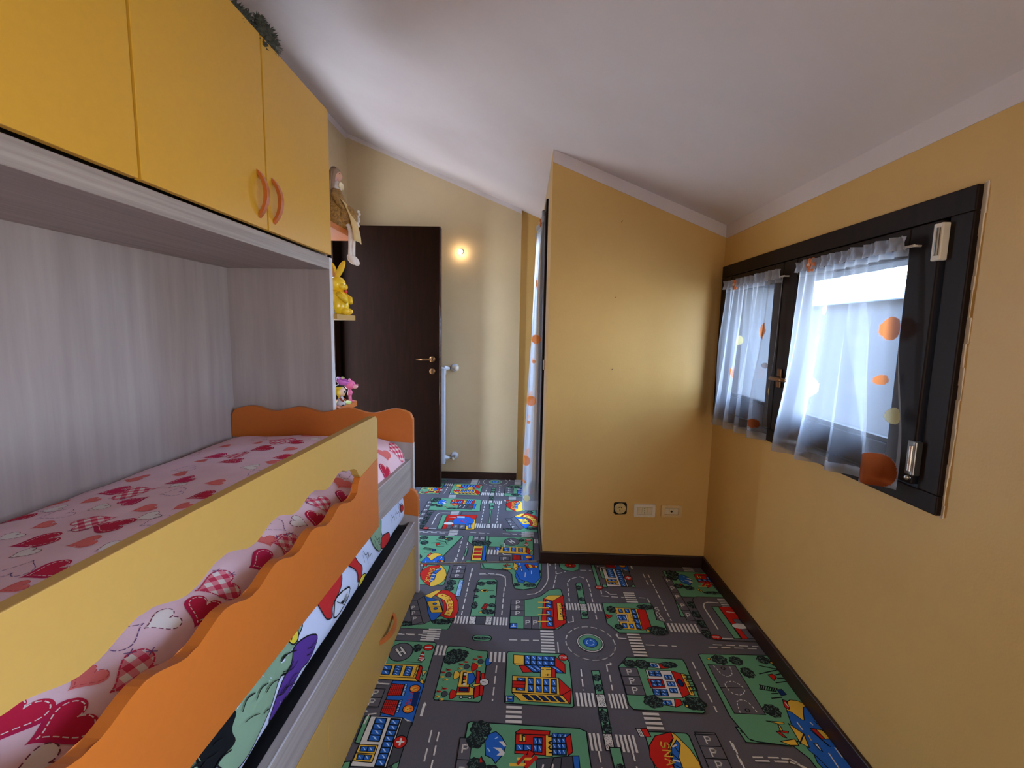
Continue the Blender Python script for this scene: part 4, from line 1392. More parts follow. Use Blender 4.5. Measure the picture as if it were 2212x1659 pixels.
# ================================================================== PLAY CARPETS
# The street-map print: one repeat of the pattern, in millimetres on the carpet,
# repeated on a half-drop lattice like the woven roll.
K = {'g': S(96, 150, 112), 'k': S(16, 20, 24), 'n': S(30, 36, 36), 'w': S(206, 200, 190), 'r': S(188, 34, 24), 'y': S(222, 176, 62), 'b': S(40, 96, 176), 'B': S(22, 44, 92),
     'lb': S(160, 190, 214), 'd': S(70, 70, 74), 't': S(34, 46, 44), 'T': S(84, 112, 98), 'G': S(92, 88, 92), 'o': S(222, 120, 40), 'p': S(120, 60, 140), 'h': S(170, 200, 232), 's': S(60, 58, 58)}
ROAD = K['G']
FONT = {'A': [[(0, 0), (.5, 1), (1, 0)], [(.2, .4), (.8, .4)]], 'B': [[(0, 0), (0, 1), (.7, 1), (.9, .75), (.7, .52), (0, .52)], [(.7, .52), (1, .27), (.75, 0), (0, 0)]],
        'C': [[(1, .85), (.6, 1), (.15, .8), (0, .5), (.15, .2), (.6, 0), (1, .15)]], 'D': [[(0, 0), (0, 1), (.6, 1), (1, .65), (1, .35), (.6, 0), (0, 0)]], 'E': [[(1, 1), (0, 1), (0, 0), (1, 0)], [(0, .5), (.8, .5)]],
        'F': [[(1, 1), (0, 1), (0, 0)], [(0, .5), (.8, .5)]], 'H': [[(0, 0), (0, 1)], [(1, 0), (1, 1)], [(0, .5), (1, .5)]], 'I': [[(.5, 0), (.5, 1)]], 'K': [[(0, 0), (0, 1)], [(1, 1), (0, .45), (1, 0)]],
        'L': [[(0, 1), (0, 0), (1, 0)]], 'N': [[(0, 0), (0, 1), (1, 0), (1, 1)]], 'O': [[(.5, 0), (.1, .2), (0, .5), (.1, .8), (.5, 1), (.9, .8), (1, .5), (.9, .2), (.5, 0)]], 'P': [[(0, 0), (0, 1), (.75, 1), (1, .75), (.75, .48), (0, .48)]],
        'R': [[(0, 0), (0, 1), (.75, 1), (1, .75), (.75, .48), (0, .48)], [(.45, .48), (1, 0)]], 'S': [[(1, .85), (.6, 1), (.1, .85), (.1, .6), (.9, .42), (.95, .15), (.5, 0), (0, .15)]], 'T': [[(0, 1), (1, 1)], [(.5, 1), (.5, 0)]],
        'U': [[(0, 1), (0, .25), (.3, 0), (.7, 0), (1, .25), (1, 1)]], 'V': [[(0, 1), (.5, 0), (1, 1)]], ' ': []}
PRINT = [
('r','g',4,12,[-528,2174,-384,2374]),
('p','r',3,[-533,2282,-526,2321,-496,2359,-440,2376,-439,2353,-465,2325,-472,2267,-463,2194,-452,2162,-483,2187,-517,2233]),
('p','y',3,[-440,2376,-428,2367,-398,2316,-386,2272,-391,2216,-413,2179,-445,2158,-456,2165,-462,2200,-469,2267,-461,2321,-439,2353]),
('p','b',3,[-456,2319,-431,2347,-424,2331,-444,2287,-443,2219,-460,2198,-467,2212,-469,2267]),
('l','k',3,[-447,2328,-438,2304]),
('l','k',3,[-461,2299,-446,2278]),
('l','k',3,[-467,2264,-445,2249]),
('l','k',3,[-466,2235,-444,2226]),
('l','w',5,[-451,2322,-438,2329]),
('l','w',5,[-464,2277,-447,2273]),
('l','w',5,[-466,2247,-448,2241]),
('l','w',5,[-465,2220,-447,2216]),
('x','SNACK',26,'y',[-487,2341,-489,2197]),
('p','w',3,[-553,2384,-537,2385,-530,2354,-546,2353]),
('p','r',3,[-537,2385,-516,2386,-510,2355,-530,2354]),
('l','k',2,[-546,2378,-542,2359]),
('l','k',2,[-541,2378,-537,2359]),
('k',1,3,'P',[-361,2244,-295,2379]),
('p','g',3,[-361,2238,-290,2238,-290,2158,-301,2080,-378,2128,-361,2177]),
('t',-348,2200,26,30),
('t',-353,2148,26,26),
('p','lb',3,[-310,2229,-291,2226,-288,2081,-312,2085]),
('x','DRIVE IN',14,'b',[-303,2221,-301,2089]),
('p','g',3,[-516,1830,-514,1875,-469,1853,-421,1862,-391,1888,-358,1919,-295,1923,-293,1904,-302,1839,-311,1830]),
('p','y',3,[-464,2076,-416,2126,-388,2130,-409,2090,-440,2036]),
('p','b',3,[-463,2074,-388,2046,-365,2005,-350,1952,-376,1889,-391,1888,-415,1939,-439,2021]),
('p','y',3,[-440,2029,-385,2044,-349,1951,-402,1945]),
('l','k',3,[-420,1986,-361,1997]),
('e','b',3,-399,2015,9,8),
('e','b',3,-388,1977,9,8),
('p','r',3,[-385,2130,-353,2129,-316,2095,-291,2039,-279,1970,-284,1923,-303,1895,-334,1911,-360,1930,-351,1957,-356,2005,-375,2055,-414,2085]),
('p','y',3,[-398,2096,-374,2103,-337,2078,-311,2028,-304,1969,-310,1925,-342,1931,-335,1967,-340,2006,-358,2046,-386,2065,-403,2077]),
('x','THE',26,'r',[-363,2085,-337,2026]),
('x','END',26,'r',[-333,2018,-327,1958]),
('*',-375,2084,9),
('*',-321,1947,9),
('t',-343,1883,48,20),
('t',-499,1862,40,18),
('t',-303,1899,20,14),
('p','G',3,[-528,2036,-489,2038,-426,1875,-469,1854]),
('l','k',3,[-503,1956,-464,1958]),
('l','k',3,[-491,1917,-446,1922]),
('l','k',3,[-515,1996,-475,1999]),
('x','P',22,'w',[-500,1968,-483,1971]),
('x','P',22,'w',[-488,1926,-472,1929]),
('x','P',22,'w',[-474,1886,-457,1888]),
('l','k',3,[-489,2038,-462,2076]),
('l','k',3,[-426,1875,-413,1864]),
('p','g',4,[-206,2243,-126,2247,-114,2232,-112,2179,-108,1936,-220,1930,-217,2043,-216,2214]),
('t',-195,2200,24,20),
('t',-143,2212,30,20),
('t',-211,2137,16,18),
('t',-210,2085,14,14),
('t',-209,2013,16,30),
('t',-127,2089,16,14),
('t',-124,2017,20,16),
('t',-140,1966,36,20),
('e','y',3,-173,2138,20,11),
('e','k',3,-171,2138,8,6),
('l','t',5,[-161,2140,-126,2142]),
('p','r',3,[-175,1986,-161,2031,-142,2025,-155,1979]),
('l','k',3,[-170,1986,-155,2028]),
('l','k',3,[-163,1982,-147,2025]),
('e','y',3,-175,1962,8,6),
('s',[-221,1872,-191,1927]),
('s',[-147,1872,-118,1931]),
('r','d',3,0,[-191,1873,-147,1929]),
('z',5,1,[-287,1875,-227,1928]),
('z',5,1,[-110,1873,-47,1928]),
('d',5,30,18,[-258,2350,-260,1938]),
('d',5,30,18,[-73,2170,-75,1948]),
('l','w',5,[-123,2297,-99,2296,-82,2283,-71,2259,-67,2182]),
('d',5,30,18,[-211,2297,-123,2299]),
('d',5,26,18,[-513,1790,-426,1788]),
('z',5,0,[-411,1756,-353,1821]),
('p','g',4,[-35,2066,29,2072,63,2080,107,2103,154,2161,199,2174,215,2170,221,2115,219,1905,176,1856,-37,1852,-37,1936]),
('k',1,3,'P',[-35,1942,30,2068]),
('k',2,1,'P',[27,1855,95,1941]),
('p','b',3,[-33,1889,-4,1889,-4,1854,-35,1855]),
('l','w',4,[-27,1866,-10,1867]),
('l','w',4,[-19,1884,-18,1866]),
('p','y',3,[125,2088,151,2116,221,2120,168,2069]),
('p','r',3,[125,2088,168,2069,161,1859,101,1860]),
('w',1,2,[132,2075,163,2066,162,2009,130,2010]),
('w',1,1,[132,1993,153,1991,153,1951,130,1953]),
('w',1,2,[131,1944,160,1943,158,1876,128,1876]),
('l','y',7,[98,2054,145,2056]),
('l','k',2,[98,2047,145,2050]),
('l','y',7,[97,2010,143,2013]),
('l','k',2,[96,2004,142,2007]),
('l','y',7,[95,1958,140,1960]),
('l','k',2,[95,1952,140,1954]),
('l','y',7,[93,1907,137,1910]),
('l','k',2,[93,1902,137,1904]),
('p','r',3,[168,2069,223,2120,220,1905,162,1857]),
('p','y',3,[186,2053,207,2051,207,1920,183,1919]),
('x','SHOP',26,'k',[199,2044,196,1923]),
('z',8,0,[99,1709,156,1847]),
('r','g',4,22,[-192,1766,-111,1801]),
('t',-150,1783,38,10),
('d',5,30,20,[-33,1778,90,1782]),
('p','g',4,[-284,1727,-217,1726,-196,1717,-178,1709,-158,1707,-125,1706,-119,1699,-124,1459,-131,1448,-289,1451,-294,1459,-291,1710]),
('t',-244,1674,45,40),
('t',-263,1653,32,30),
('t',-225,1690,30,18),
('c',-144,1646,'b'),
('c',-196,1616,'r'),
('c',-259,1571,'y'),
('c',-259,1479,'r'),
('p','y',3,[-216,1591,-168,1593,-175,1518,-156,1510,-154,1478,-216,1475]),
('p','k',0,[-206,1587,-191,1587,-191,1525,-205,1526]),
('e','w',0,-196,1576,6,6),
('e','r',0,-195,1559,6,6),
('e','y',0,-194,1543,6,6),
('e','w',0,-193,1527,6,6),
('p','b',3,[-186,1581,-165,1584,-156,1561,-160,1538,-172,1528,-182,1527]),
('p','r',3,[-216,1513,-173,1515,-172,1491,-217,1489]),
('p','B',3,[-208,1508,-177,1508,-178,1495,-208,1495]),
('p','r',3,[-155,1598,-141,1593,-153,1462,-154,1483,-152,1519,-153,1548]),
('p','r',3,[-134,1585,-123,1584,-120,1559,-121,1478,-132,1477,-135,1520,-136,1558]),
('p','r',3,[-156,1596,-140,1591,-134,1477,-152,1463,-154,1519,-152,1557]),
('e','w',3,-121,1541,17,17),
('l','k',3,[-127,1543,-115,1540]),
('p','y',3,[-164,1523,-157,1530,-132,1535,-132,1528,-153,1516]),
('e','w',3,-197,1467,6,5),
('e','w',3,-166,1467,6,5),
('l','k',6,[-191,1467,-172,1468]),
('z',3,1,[-333,1672,-292,1729]),
('z',4,1,[-110,1646,-48,1702]),
('d',5,34,20,[-79,1625,-84,1458]),
('p','g',4,[-513,1749,-347,1746,-339,1738,-341,1527,-363,1532,-376,1613,-514,1614,-609,1612,-618,1744]),
('e','G',4,-472,1683,47,52),
('l','k',3,[-437,1630,-374,1628]),
('l','k',13,[-494,1697,-466,1662]),
('l','k',13,[-479,1709,-452,1674]),
('l','k',13,[-479,1679,-464,1689]),
('l','w',8,[-494,1697,-466,1662]),
('l','w',8,[-479,1709,-452,1674]),
('l','w',8,[-479,1679,-464,1689]),
('t',-411,1709,20,24),
('e','r',3,-366,1714,20,18),
('l','w',7,[-377,1714,-356,1716]),
('p','r',3,[-385,1691,-380,1687,-366,1644,-376,1634,-393,1640]),
('l','w',5,[-388,1673,-375,1670]),
('l','w',6,[-391,1655,-370,1652]),
('p','w',0,[-392,1646,-368,1647,-376,1636]),
('p','y',3,[-556,1614,-379,1616,-380,1547,-551,1548]),
('w',1,2,[-521,1606,-484,1606,-483,1558,-521,1561]),
('w',1,4,[-474,1607,-444,1607,-443,1558,-472,1560]),
('w',1,4,[-431,1606,-402,1605,-402,1557,-430,1558]),
('w',1,2,[-565,1608,-535,1607,-538,1560,-567,1561]),
('x','RESCUE',18,'k',[-388,1613,-389,1554]),
('p','r',3,[-377,1613,-365,1604,-365,1532,-380,1547]),
('p','y',3,[-552,1549,-381,1548,-366,1532,-513,1537,-555,1539]),
('p','y',3,[-364,1585,-344,1586,-355,1557]),
('p','y',3,[-356,1548,-343,1527,-348,1518,-361,1526]),
('p','b',3,[-461,1531,-366,1532,-341,1518,-343,1377,-343,1342,-382,1354,-387,1361,-459,1365]),
('p','r',3,[-461,1518,-414,1515,-413,1464,-462,1462]),
('p','r',3,[-462,1443,-414,1443,-412,1378,-462,1389]),
('l','k',1.5,[-454,1517,-455,1462]),
('l','k',1.5,[-447,1517,-448,1463]),
('l','k',1.5,[-440,1517,-441,1463]),
('l','k',1.5,[-434,1516,-434,1463]),
('l','k',1.5,[-427,1516,-427,1463]),
('l','k',1.5,[-420,1516,-420,1463]),
('l','k',1,[-461,1508,-414,1507]),
('l','k',1,[-461,1499,-414,1498]),
('l','k',1,[-461,1489,-413,1489]),
('l','k',1,[-461,1480,-413,1480]),
('l','k',1,[-462,1471,-413,1472]),
('l','k',1.5,[-455,1443,-456,1389]),
('l','k',1.5,[-448,1443,-449,1389]),
('l','k',1.5,[-441,1443,-442,1390]),
('l','k',1.5,[-434,1443,-436,1390]),
('l','k',1.5,[-428,1443,-429,1390]),
('l','k',1.5,[-421,1443,-422,1390]),
('l','k',1,[-462,1434,-414,1434]),
('l','k',1,[-462,1424,-415,1425]),
('l','k',1,[-462,1415,-415,1417]),
('l','k',1,[-462,1406,-415,1408]),
('l','k',1,[-462,1397,-415,1399]),
('p','lb',3,[-411,1517,-402,1518,-401,1464,-410,1464]),
('p','lb',3,[-411,1443,-402,1445,-402,1393,-411,1393]),
('l','b',5,[-407,1510,-404,1510]),
('l','b',5,[-408,1437,-405,1438]),
('l','b',5,[-406,1497,-403,1497]),
('l','b',5,[-408,1425,-405,1425]),
('l','b',5,[-406,1484,-403,1484]),
('l','b',5,[-408,1412,-405,1412]),
('l','b',5,[-405,1471,-403,1471]),
('l','b',5,[-408,1400,-405,1400]),
('e','o',3,-370,1498,19,17),
('e','o',3,-371,1408,19,17),
('e','y',0,-373,1496,10,8),
('e','y',0,-374,1407,9,8),
('l','r',3,[-374,1495,-358,1502]),
('l','r',3,[-375,1406,-361,1412]),
('x','FIRE',22,'r',[-381,1480,-384,1421]),
('p','B',0,[-370,1481,-347,1485,-347,1417,-366,1422]),
('d',5,24,16,[-516,1515,-496,1516]),
('r','n',3,8,[-520,1414,-505,1492]),
('l','w',9,[-321,1384,-320,1427]),
('p','w',0,[-326,1426,-320,1440,-311,1426]),
('d',5,40,25,[-274,1327,-275,1201]),
('p','w',0,[-514,1387,-514,1397,-504,1393]),
('p','g',4,[-508,1373,-491,1375,-490,1269,-507,1274]),
('p','g',4,[-514,1209,-496,1212,-493,1186,-516,1185]),
('p','w',3,[-489,1373,-382,1372,-384,1196,-492,1196]),
('w',1,4,[-471,1367,-432,1366,-431,1281,-470,1282]),
('w',1,8,[-420,1364,-386,1363,-390,1200,-420,1200]),
('p','y',3,[-490,1268,-431,1268,-431,1210,-491,1213]),
('w',2,1,[-483,1262,-437,1263,-436,1244,-481,1245]),
('w',2,1,[-483,1235,-439,1234,-440,1217,-481,1217]),
('l','k',3,[-491,1239,-432,1238]),
('p','d',3,[-381,1371,-346,1354,-350,1216,-383,1196]),
('p','g',3,[-349,1219,-349,1192,-371,1197,-366,1208]),
('p','w',0,[-377,1370,-349,1359,-363,1359]),
('e','r',3,-365,1282,21,22),
('l','w',6,[-375,1282,-354,1283]),
('l','w',6,[-365,1294,-364,1272]),
('p','g',4,[-37,1705,191,1705,208,1658,203,1448,196,1441,-37,1448,-41,1454,-42,1694]),
('p','y',3,[-14,1689,30,1688,29,1639,-13,1641]),
('p','y',3,[-13,1641,29,1639,37,1632,-4,1632]),
('p','r',3,[9,1630,37,1632,61,1599,24,1595]),
('w',5,1,[30,1638,149,1636,182,1598,65,1597]),
('w',5,2,[30,1688,153,1687,149,1636,30,1638]),
('p','r',3,[153,1687,189,1647,186,1597,149,1636]),
('p','y',3,[93,1627,134,1626,132,1575,90,1576]),
('p','r',3,[134,1626,150,1616,147,1574,132,1575]),
('l','k',3,[95,1614,104,1614]),
('l','k',3,[114,1614,131,1615]),
('l','k',3,[109,1587,131,1588]),
('l','k',3,[119,1592,118,1583]),
('p','y',3,[-16,1577,159,1574,157,1493,-16,1497]),
('p','r',3,[-16,1552,33,1551,31,1519,-16,1520]),
('l','k',3,[-15,1536,31,1536]),
('w',1,1,[0,1568,33,1568,33,1553,0,1553]),
('w',1,1,[-2,1518,31,1519,31,1506,-2,1506]),
('w',1,2,[42,1569,63,1568,63,1502,42,1504]),
('w',1,2,[72,1568,93,1567,92,1502,70,1503]),
('w',1,2,[100,1567,122,1567,119,1501,98,1502]),
('w',1,2,[130,1566,151,1566,147,1500,126,1502]),
('p','r',3,[159,1574,201,1519,167,1494,157,1493]),
('p','r',3,[167,1494,201,1519,191,1455,182,1456]),
('p','y',3,[-16,1495,157,1493,167,1491,189,1455,16,1460]),
('p','B',3,[22,1488,39,1488,59,1466,43,1466]),
('p','B',3,[51,1487,68,1487,88,1466,71,1466]),
('p','B',3,[79,1487,96,1487,116,1465,99,1465]),
('p','B',3,[108,1487,125,1487,144,1464,127,1464]),
('p','B',3,[137,1486,154,1486,172,1463,156,1463]),
('e','r',3,185,1683,18,18),
('x','STOP',10,'w',[170,1678,200,1678]),
('p','b',3,[-39,1480,-9,1481,-10,1454,-38,1454]),
('l','w',4,[-34,1476,-33,1457]),
('l','w',4,[-34,1467,-17,1472]),
('l','k',6,[-30,1467,-19,1466]),
('z',4,0,[-34,1368,20,1437]),
('l','w',5,[170,1772,169,1712]),
('ring',308,1777),
('p','g',4,[297,2223,305,2233,325,2234,328,2222,323,1939,291,1936]),
('t',309,2186,14,24),
('t',311,2088,14,20),
('t',309,1969,14,18),
('s',[295,1998,327,2050]),
('d',5,26,18,[247,2024,255,2236,274,2271,322,2296,359,2276,365,2218,360,1932]),
('z',5,1,[229,2000,292,2054]),
('z',5,1,[333,1998,396,2056]),
('l','w',5,[253,1952,251,1914,232,1908]),
('p','w',0,[233,1917,231,1901,224,1908]),
('p','g',4,[405,2424,424,2425,426,2210,405,2207]),
('e','r',3,413,2198,20,17),
('x','STOP',10,'w',[398,2193,428,2193]),
('p','g',4,[227,2455,343,2463,330,2368,294,2348,241,2360,226,2393]),
('e','r',3,288,2410,30,22),
('l','k',4,[271,2430,306,2388]),
('l','k',4,[267,2386,311,2432]),
('e','y',3,288,2410,8,6),
('d',5,30,18,[339,2362,396,2363]),
('d',5,30,18,[206,2317,256,2343]),
('l','w',5,[164,2480,156,2272,144,2217,115,2153,83,2123,45,2113]),
('d',5,28,18,[206,2483,202,2306,178,2179]),
('l','w',5,[449,2360,453,2397,475,2401]),
('l','w',5,[443,2164,460,2139,492,2141]),
('d',5,30,18,[419,2170,415,2123,463,2118,524,2116]),
('d',5,28,18,[599,2118,639,2116,639,2080]),
('p','g',4,[-216,2403,125,2424,120,2270,89,2179,26,2155,-19,2162,-31,2207,-38,2298,-64,2342,-209,2347]),
('p','b',3,[16,2334,26,2354,83,2419,91,2405,84,2287,66,2243,39,2250,26,2213,-3,2221,-21,2287,-12,2326]),
('l','w',4,[26,2315,26,2283]),
('l','w',4,[39,2284,41,2259]),
('l','w',4,[60,2343,61,2317]),
('l','w',4,[5,2264,8,2243]),
('l','w',4,[54,2376,54,2349]),
('t',102,2332,22,24),
('t',58,2198,34,18),
('t',-12,2199,20,16),
('p','G',3,[-147,2405,-110,2407,-112,2348,-145,2347]),
('x','P',22,'w',[-134,2371,-117,2372]),
('p','w',3,[-193,2402,-161,2404,-161,2352,-189,2353]),
('l','k',4,[-188,2388,-165,2363]),
('l','k',4,[-186,2364,-167,2390]),
('t',-191,2388,18,10),
('p','g',4,[742,1727,752,1732,1052,1738,1122,1742,1063,1561,1020,1399,880,1323,779,1334,757,1343,750,1371,735,1429]),
('p','G',3,[758,1673,865,1672,863,1441,756,1442]),
('l','k',3,[758,1557,862,1558]),
('e','n',3,810,1655,7,7),
('e','n',3,808,1456,7,7),
('d',3,8,8,[778,1667,785,1643,790,1622,808,1611,830,1622,837,1642,840,1668]),
('d',3,8,8,[780,1568,783,1576,793,1584,815,1590,831,1580,841,1562,841,1545,828,1529,812,1523,792,1529,783,1542,780,1568]),
('d',3,8,8,[778,1446,783,1476,789,1493,802,1501,817,1502,829,1489,835,1466,839,1445]),
('t',816,1702,32,28),
('t',880,1699,28,26),
('t',896,1637,26,30),
('t',993,1710,26,24),
('t',1038,1694,26,24),
('t',894,1460,30,28),
('e','y',3,774,1705,7,5),
('e','y',3,1020,1695,7,6),
('l','k',5,[961,1677,1012,1663,1042,1660]),
('l','k',5,[939,1632,1021,1657]),
('l','k',5,[1021,1657,1038,1623]),
('l','k',5,[979,1589,1023,1598]),
('l','k',5,[1000,1630,1041,1643]),
('l','k',5,[998,1613,1049,1615]),
('p','r',3,[969,1629,989,1634,997,1619,977,1599]),
('l','k',4,[910,1576,968,1561]),
('l','k',4,[901,1555,957,1546]),
('l','k',4,[914,1574,902,1556]),
('l','k',4,[921,1572,909,1555]),
('l','k',4,[928,1570,917,1554]),
('l','k',4,[936,1568,925,1552]),
('l','k',4,[943,1566,932,1551]),
('l','k',4,[951,1564,940,1549]),
('l','k',4,[958,1562,947,1548]),
('l','k',4,[965,1560,955,1547]),
('p','B',2,[963,1556,983,1559,987,1534,964,1526]),
('l','k',5,[923,1514,961,1520]),
('l','k',5,[935,1536,959,1538]),
('p','b',3,[946,1461,1018,1483,1049,1463,1059,1413,1062,1327,1067,1254,1033,1196,957,1230,940,1291,929,1310,930,1407]),
('p','y',3,[972,1502,985,1510,1010,1507,1034,1487,1013,1478,999,1455,984,1424,977,1425,959,1456,946,1465]),
('p','r',3,[959,1510,969,1505,963,1475,956,1466,947,1477]),
('l','w',4,[960,1496,962,1480]),
('l','w',4,[954,1415,955,1386]),
('l','w',4,[999,1417,1001,1407]),
('l','w',4,[1033,1465,1032,1447]),
('l','w',4,[1019,1323,1019,1291]),
('l','w',4,[986,1302,984,1256]),
('p','y',3,[851,1415,871,1414,908,1412,906,1406,887,1405]),
('p','y',3,[856,1338,907,1349,907,1326,881,1325]),
('p','y',3,[921,1409,949,1369,936,1319,917,1336,920,1373]),
('p','r',3,[862,1375,875,1375,884,1352,875,1354]),
('p','y',3,[883,1404,888,1395,885,1376,878,1378]),
('p','r',2,[873,1380,904,1377,898,1369,880,1373]),
('l','k',4,[949,1369,915,1333]),
('p','r',3,[984,1393,1010,1389,1008,1353,996,1353]),
('p','y',3,[1001,1390,1021,1387,1034,1356,1008,1353]),
('p','r',3,[1019,1387,1037,1383,1040,1356,1029,1356]),
('p','y',3,[1037,1383,1054,1377,1055,1360,1040,1356]),
('p','y',3,[981,1385,997,1348,1006,1326,1001,1331]),
('p','r',3,[1021,1432,1040,1429,1037,1412,1028,1414]),
('p','y',3,[1040,1429,1052,1425,1056,1411,1037,1412]),
('p','y',2,[1015,1423,1030,1394,1022,1401]),
('p','w',3,[960,1336,971,1336,970,1308,964,1316]),
('l','y',3,[961,1365,959,1347]),
('t',896,1453,26,24),
('p','g',4,[443,1698,665,1697,669,1674,656,1442,646,1436,409,1441,397,1461,398,1643]),
('k',1,3,'P',[400,1505,469,1640]),
('p','w',3,[512,1674,561,1669,563,1640,513,1648]),
('p','r',3,[561,1669,593,1670,595,1645,563,1640]),
('p','w',3,[500,1631,599,1631,600,1501,502,1501]),
('p','r',3,[599,1631,640,1616,633,1519,600,1501]),
('p','w',3,[506,1492,567,1495,560,1460,515,1466]),
('p','r',3,[567,1495,588,1493,589,1470,559,1457]),
('w',2,2,[510,1627,554,1627,555,1600,507,1600]),
('w',2,2,[500,1537,554,1537,551,1506,499,1508]),
('w',2,1,[523,1667,552,1665,554,1648,521,1649]),
('w',2,1,[511,1486,552,1486,551,1465,513,1466]),
('p','r',3,[496,1586,552,1586,551,1545,497,1542]),
('w',2,2,[505,1581,545,1583,545,1551,505,1547]),
('w',2,1,[564,1609,593,1609,590,1585,562,1585]),
('w',2,1,[564,1576,593,1576,591,1552,563,1552]),
('w',2,1,[563,1544,592,1544,589,1521,562,1521]),
('e','B',3,615,1571,10,18),
('p','y',3,[632,1619,648,1615,647,1512,631,1514]),
('x','HOTEL',26,'k',[639,1611,640,1519]),
('t',448,1663,30,22),
('t',495,1661,34,26),
('t',601,1663,34,18),
('t',488,1479,36,30),
('t',634,1477,42,32),
('e','y',3,601,1464,6,6),
('z',4,0,[436,1364,492,1430]),
('z',5,1,[332,1444,390,1507]),
('z',5,1,[324,1277,385,1339]),
('z',5,1,[215,1446,279,1506]),
('z',5,1,[212,1278,272,1340]),
('p','g',4,[289,1616,319,1618,318,1504,288,1502]),
('t',303,1581,16,18),
('t',304,1533,16,18),
('s',[287,1445,318,1502]),
('p','g',4,[286,1442,317,1442,313,1341,286,1340]),
('t',299,1407,18,30),
('t',303,1360,16,20),
('s',[285,1280,313,1340]),
('p','g',4,[297,1292,332,1292,331,1177,302,1169]),
('t',319,1225,16,14),
('p','g',3,[311,1151,319,1152,324,927,314,926]),
('s',[301,852,330,911]),
('d',5,32,18,[249,1619,245,1519]),
('d',5,32,18,[355,1597,352,1524]),
('l','w',5,[351,1616,353,1649,369,1656]),
('p','w',0,[368,1664,377,1657,366,1647]),
('l','w',5,[429,1831,433,1811,465,1809]),
('p','w',0,[422,1829,434,1840,434,1823]),
('d',5,34,20,[261,1276,264,928]),
('d',5,34,20,[367,1284,371,930]),
('z',5,1,[229,847,296,915]),
('z',4,1,[341,852,402,917]),
('d',5,34,20,[211,776,331,769]),
('d',5,34,20,[419,773,540,772]),
('z',5,0,[563,746,618,813]),
('z',5,0,[72,737,129,811]),
('d',5,34,20,[-123,773,62,771]),
('d',5,30,18,[702,2337,700,1943]),
('d',5,34,20,[700,1683,697,1444]),
('d',5,34,20,[696,1323,693,1218]),
('d',5,34,20,[802,1774,1016,1774]),
('d',5,34,20,[541,1774,666,1772]),
('z',8,0,[475,1705,530,1842]),
('z',5,0,[528,2074,583,2159]),
('z',8,1,[673,1864,803,1924]),
('z',5,0,[985,2061,1042,2128]),
('z',5,0,[1025,1738,1063,1811]),
('k',1,3,'P',[586,1225,656,1352]),
('d',5,40,18,[741,1266,807,1267]),
('l','w',6,[810,1267,842,1267,861,1262,882,1250]),
('x','S',30,'w',[669,2040,647,2039]),
('x','U',30,'w',[662,2003,642,2002]),
('x','B',30,'w',[667,1969,646,1967]),
('p','g',4,[406,2062,640,2073,646,2051,635,1945,662,1934,659,1854,444,1845,402,1908]),
('p','y',3,[460,2029,564,2026,552,1868,459,1873]),
('p','r',3,[564,2026,603,2016,596,1889,552,1868]),
('w',1,1,[473,2021,493,2020,492,1991,473,1990]),
('w',1,1,[503,2023,525,2020,523,1990,502,1992]),
('w',1,4,[533,2020,556,2017,549,1875,527,1878]),
('p','w',2,[457,1979,506,1980,503,1925,456,1924]),
('w',2,1,[461,1971,498,1971,498,1932,462,1930]),
('w',1,1,[469,1912,491,1913,488,1878,469,1879]),
('w',1,1,[499,1909,519,1910,518,1878,500,1878]),
('x','CAFE',16,'k',[519,1980,519,1924]),
('t',441,2013,24,28),
('t',609,2040,44,22),
('t',451,1887,20,20),
('t',616,1869,46,32),
('e','y',3,574,1865,8,6),
('p','r',3,[404,1978,439,1963,408,1939]),
('l','k',3,[414,1967,418,1952]),
('p','g',4,[-159,1359,-152,1365,210,1356,232,1345,230,1231,238,1128,51,1120,-146,1119,-160,1080,-158,958,-196,956,-165,1206]),
('k',1,5,'P',[774,1950,813,2321]),
('t',-114,1338,36,34),
('t',-127,1297,30,30),
('p','b',3,[-97,1294,-86,1322,-64,1332,-44,1314,-29,1285,-37,1253,-59,1222,-70,1238,-91,1247]),
('p','w',0,[-52,1296,-37,1297,-27,1281,-35,1279,-44,1289]),
('p','w',0,[-69,1275,-45,1274,-32,1259,-35,1249,-57,1248,-47,1260]),
('l','lb',4,[-64,1306,-57,1312]),
('l','lb',4,[-86,1271,-79,1261]),
('t',-123,1216,22,24),
('p','t',2,[-109,1206,-108,1234,-103,1244,-89,1220,-83,1199]),
('p','r',0,[-108,1223,-105,1240,-98,1225]),
('p','r',3,[0,1332,16,1344,113,1342,110,1327,3,1326]),
('p','r',3,[1,1326,97,1325,93,1255,-1,1258]),
('p','y',3,[12,1327,34,1324,33,1300,12,1299]),
('l','k',5,[23,1304,22,1321]),
('l','k',5,[22,1321,30,1319]),
('w',2,1,[1,1290,53,1290,52,1268,1,1266]),
('w',2,2,[58,1317,87,1316,84,1264,56,1265]),
('p','y',3,[97,1326,118,1326,115,1253,94,1253]),
('x','POST',30,'k',[107,1324,105,1256]),
('w',3,3,[119,1317,161,1319,159,1259,117,1258]),
('w',3,1,[120,1335,179,1334,162,1319,119,1317]),
('p','r',3,[179,1334,180,1270,164,1257,161,1319]),
('p','r',3,[28,1207,60,1261,43,1273,29,1233]),
('p','d',3,[63,1242,177,1257,175,1148,70,1159]),
('l','k',3,[96,1186,118,1246]),
('l','k',3,[129,1163,143,1247]),
('l','w',5,[79,1197,86,1224]),
('l','w',5,[107,1180,115,1226]),
('p','b',3,[177,1257,197,1258,194,1168,180,1167]),
('x','BUS',20,'r',[152,1190,177,1192]),
('l','y',9,[10,1240,50,1241]),
('l','y',9,[-13,1220,30,1222]),
('l','r',12,[64,1248,35,1216]),
('l','r',10,[32,1252,9,1225]),
('t',-70,1199,26,20),
('t',35,1162,50,14),
('e','y',3,-28,1189,5,10),
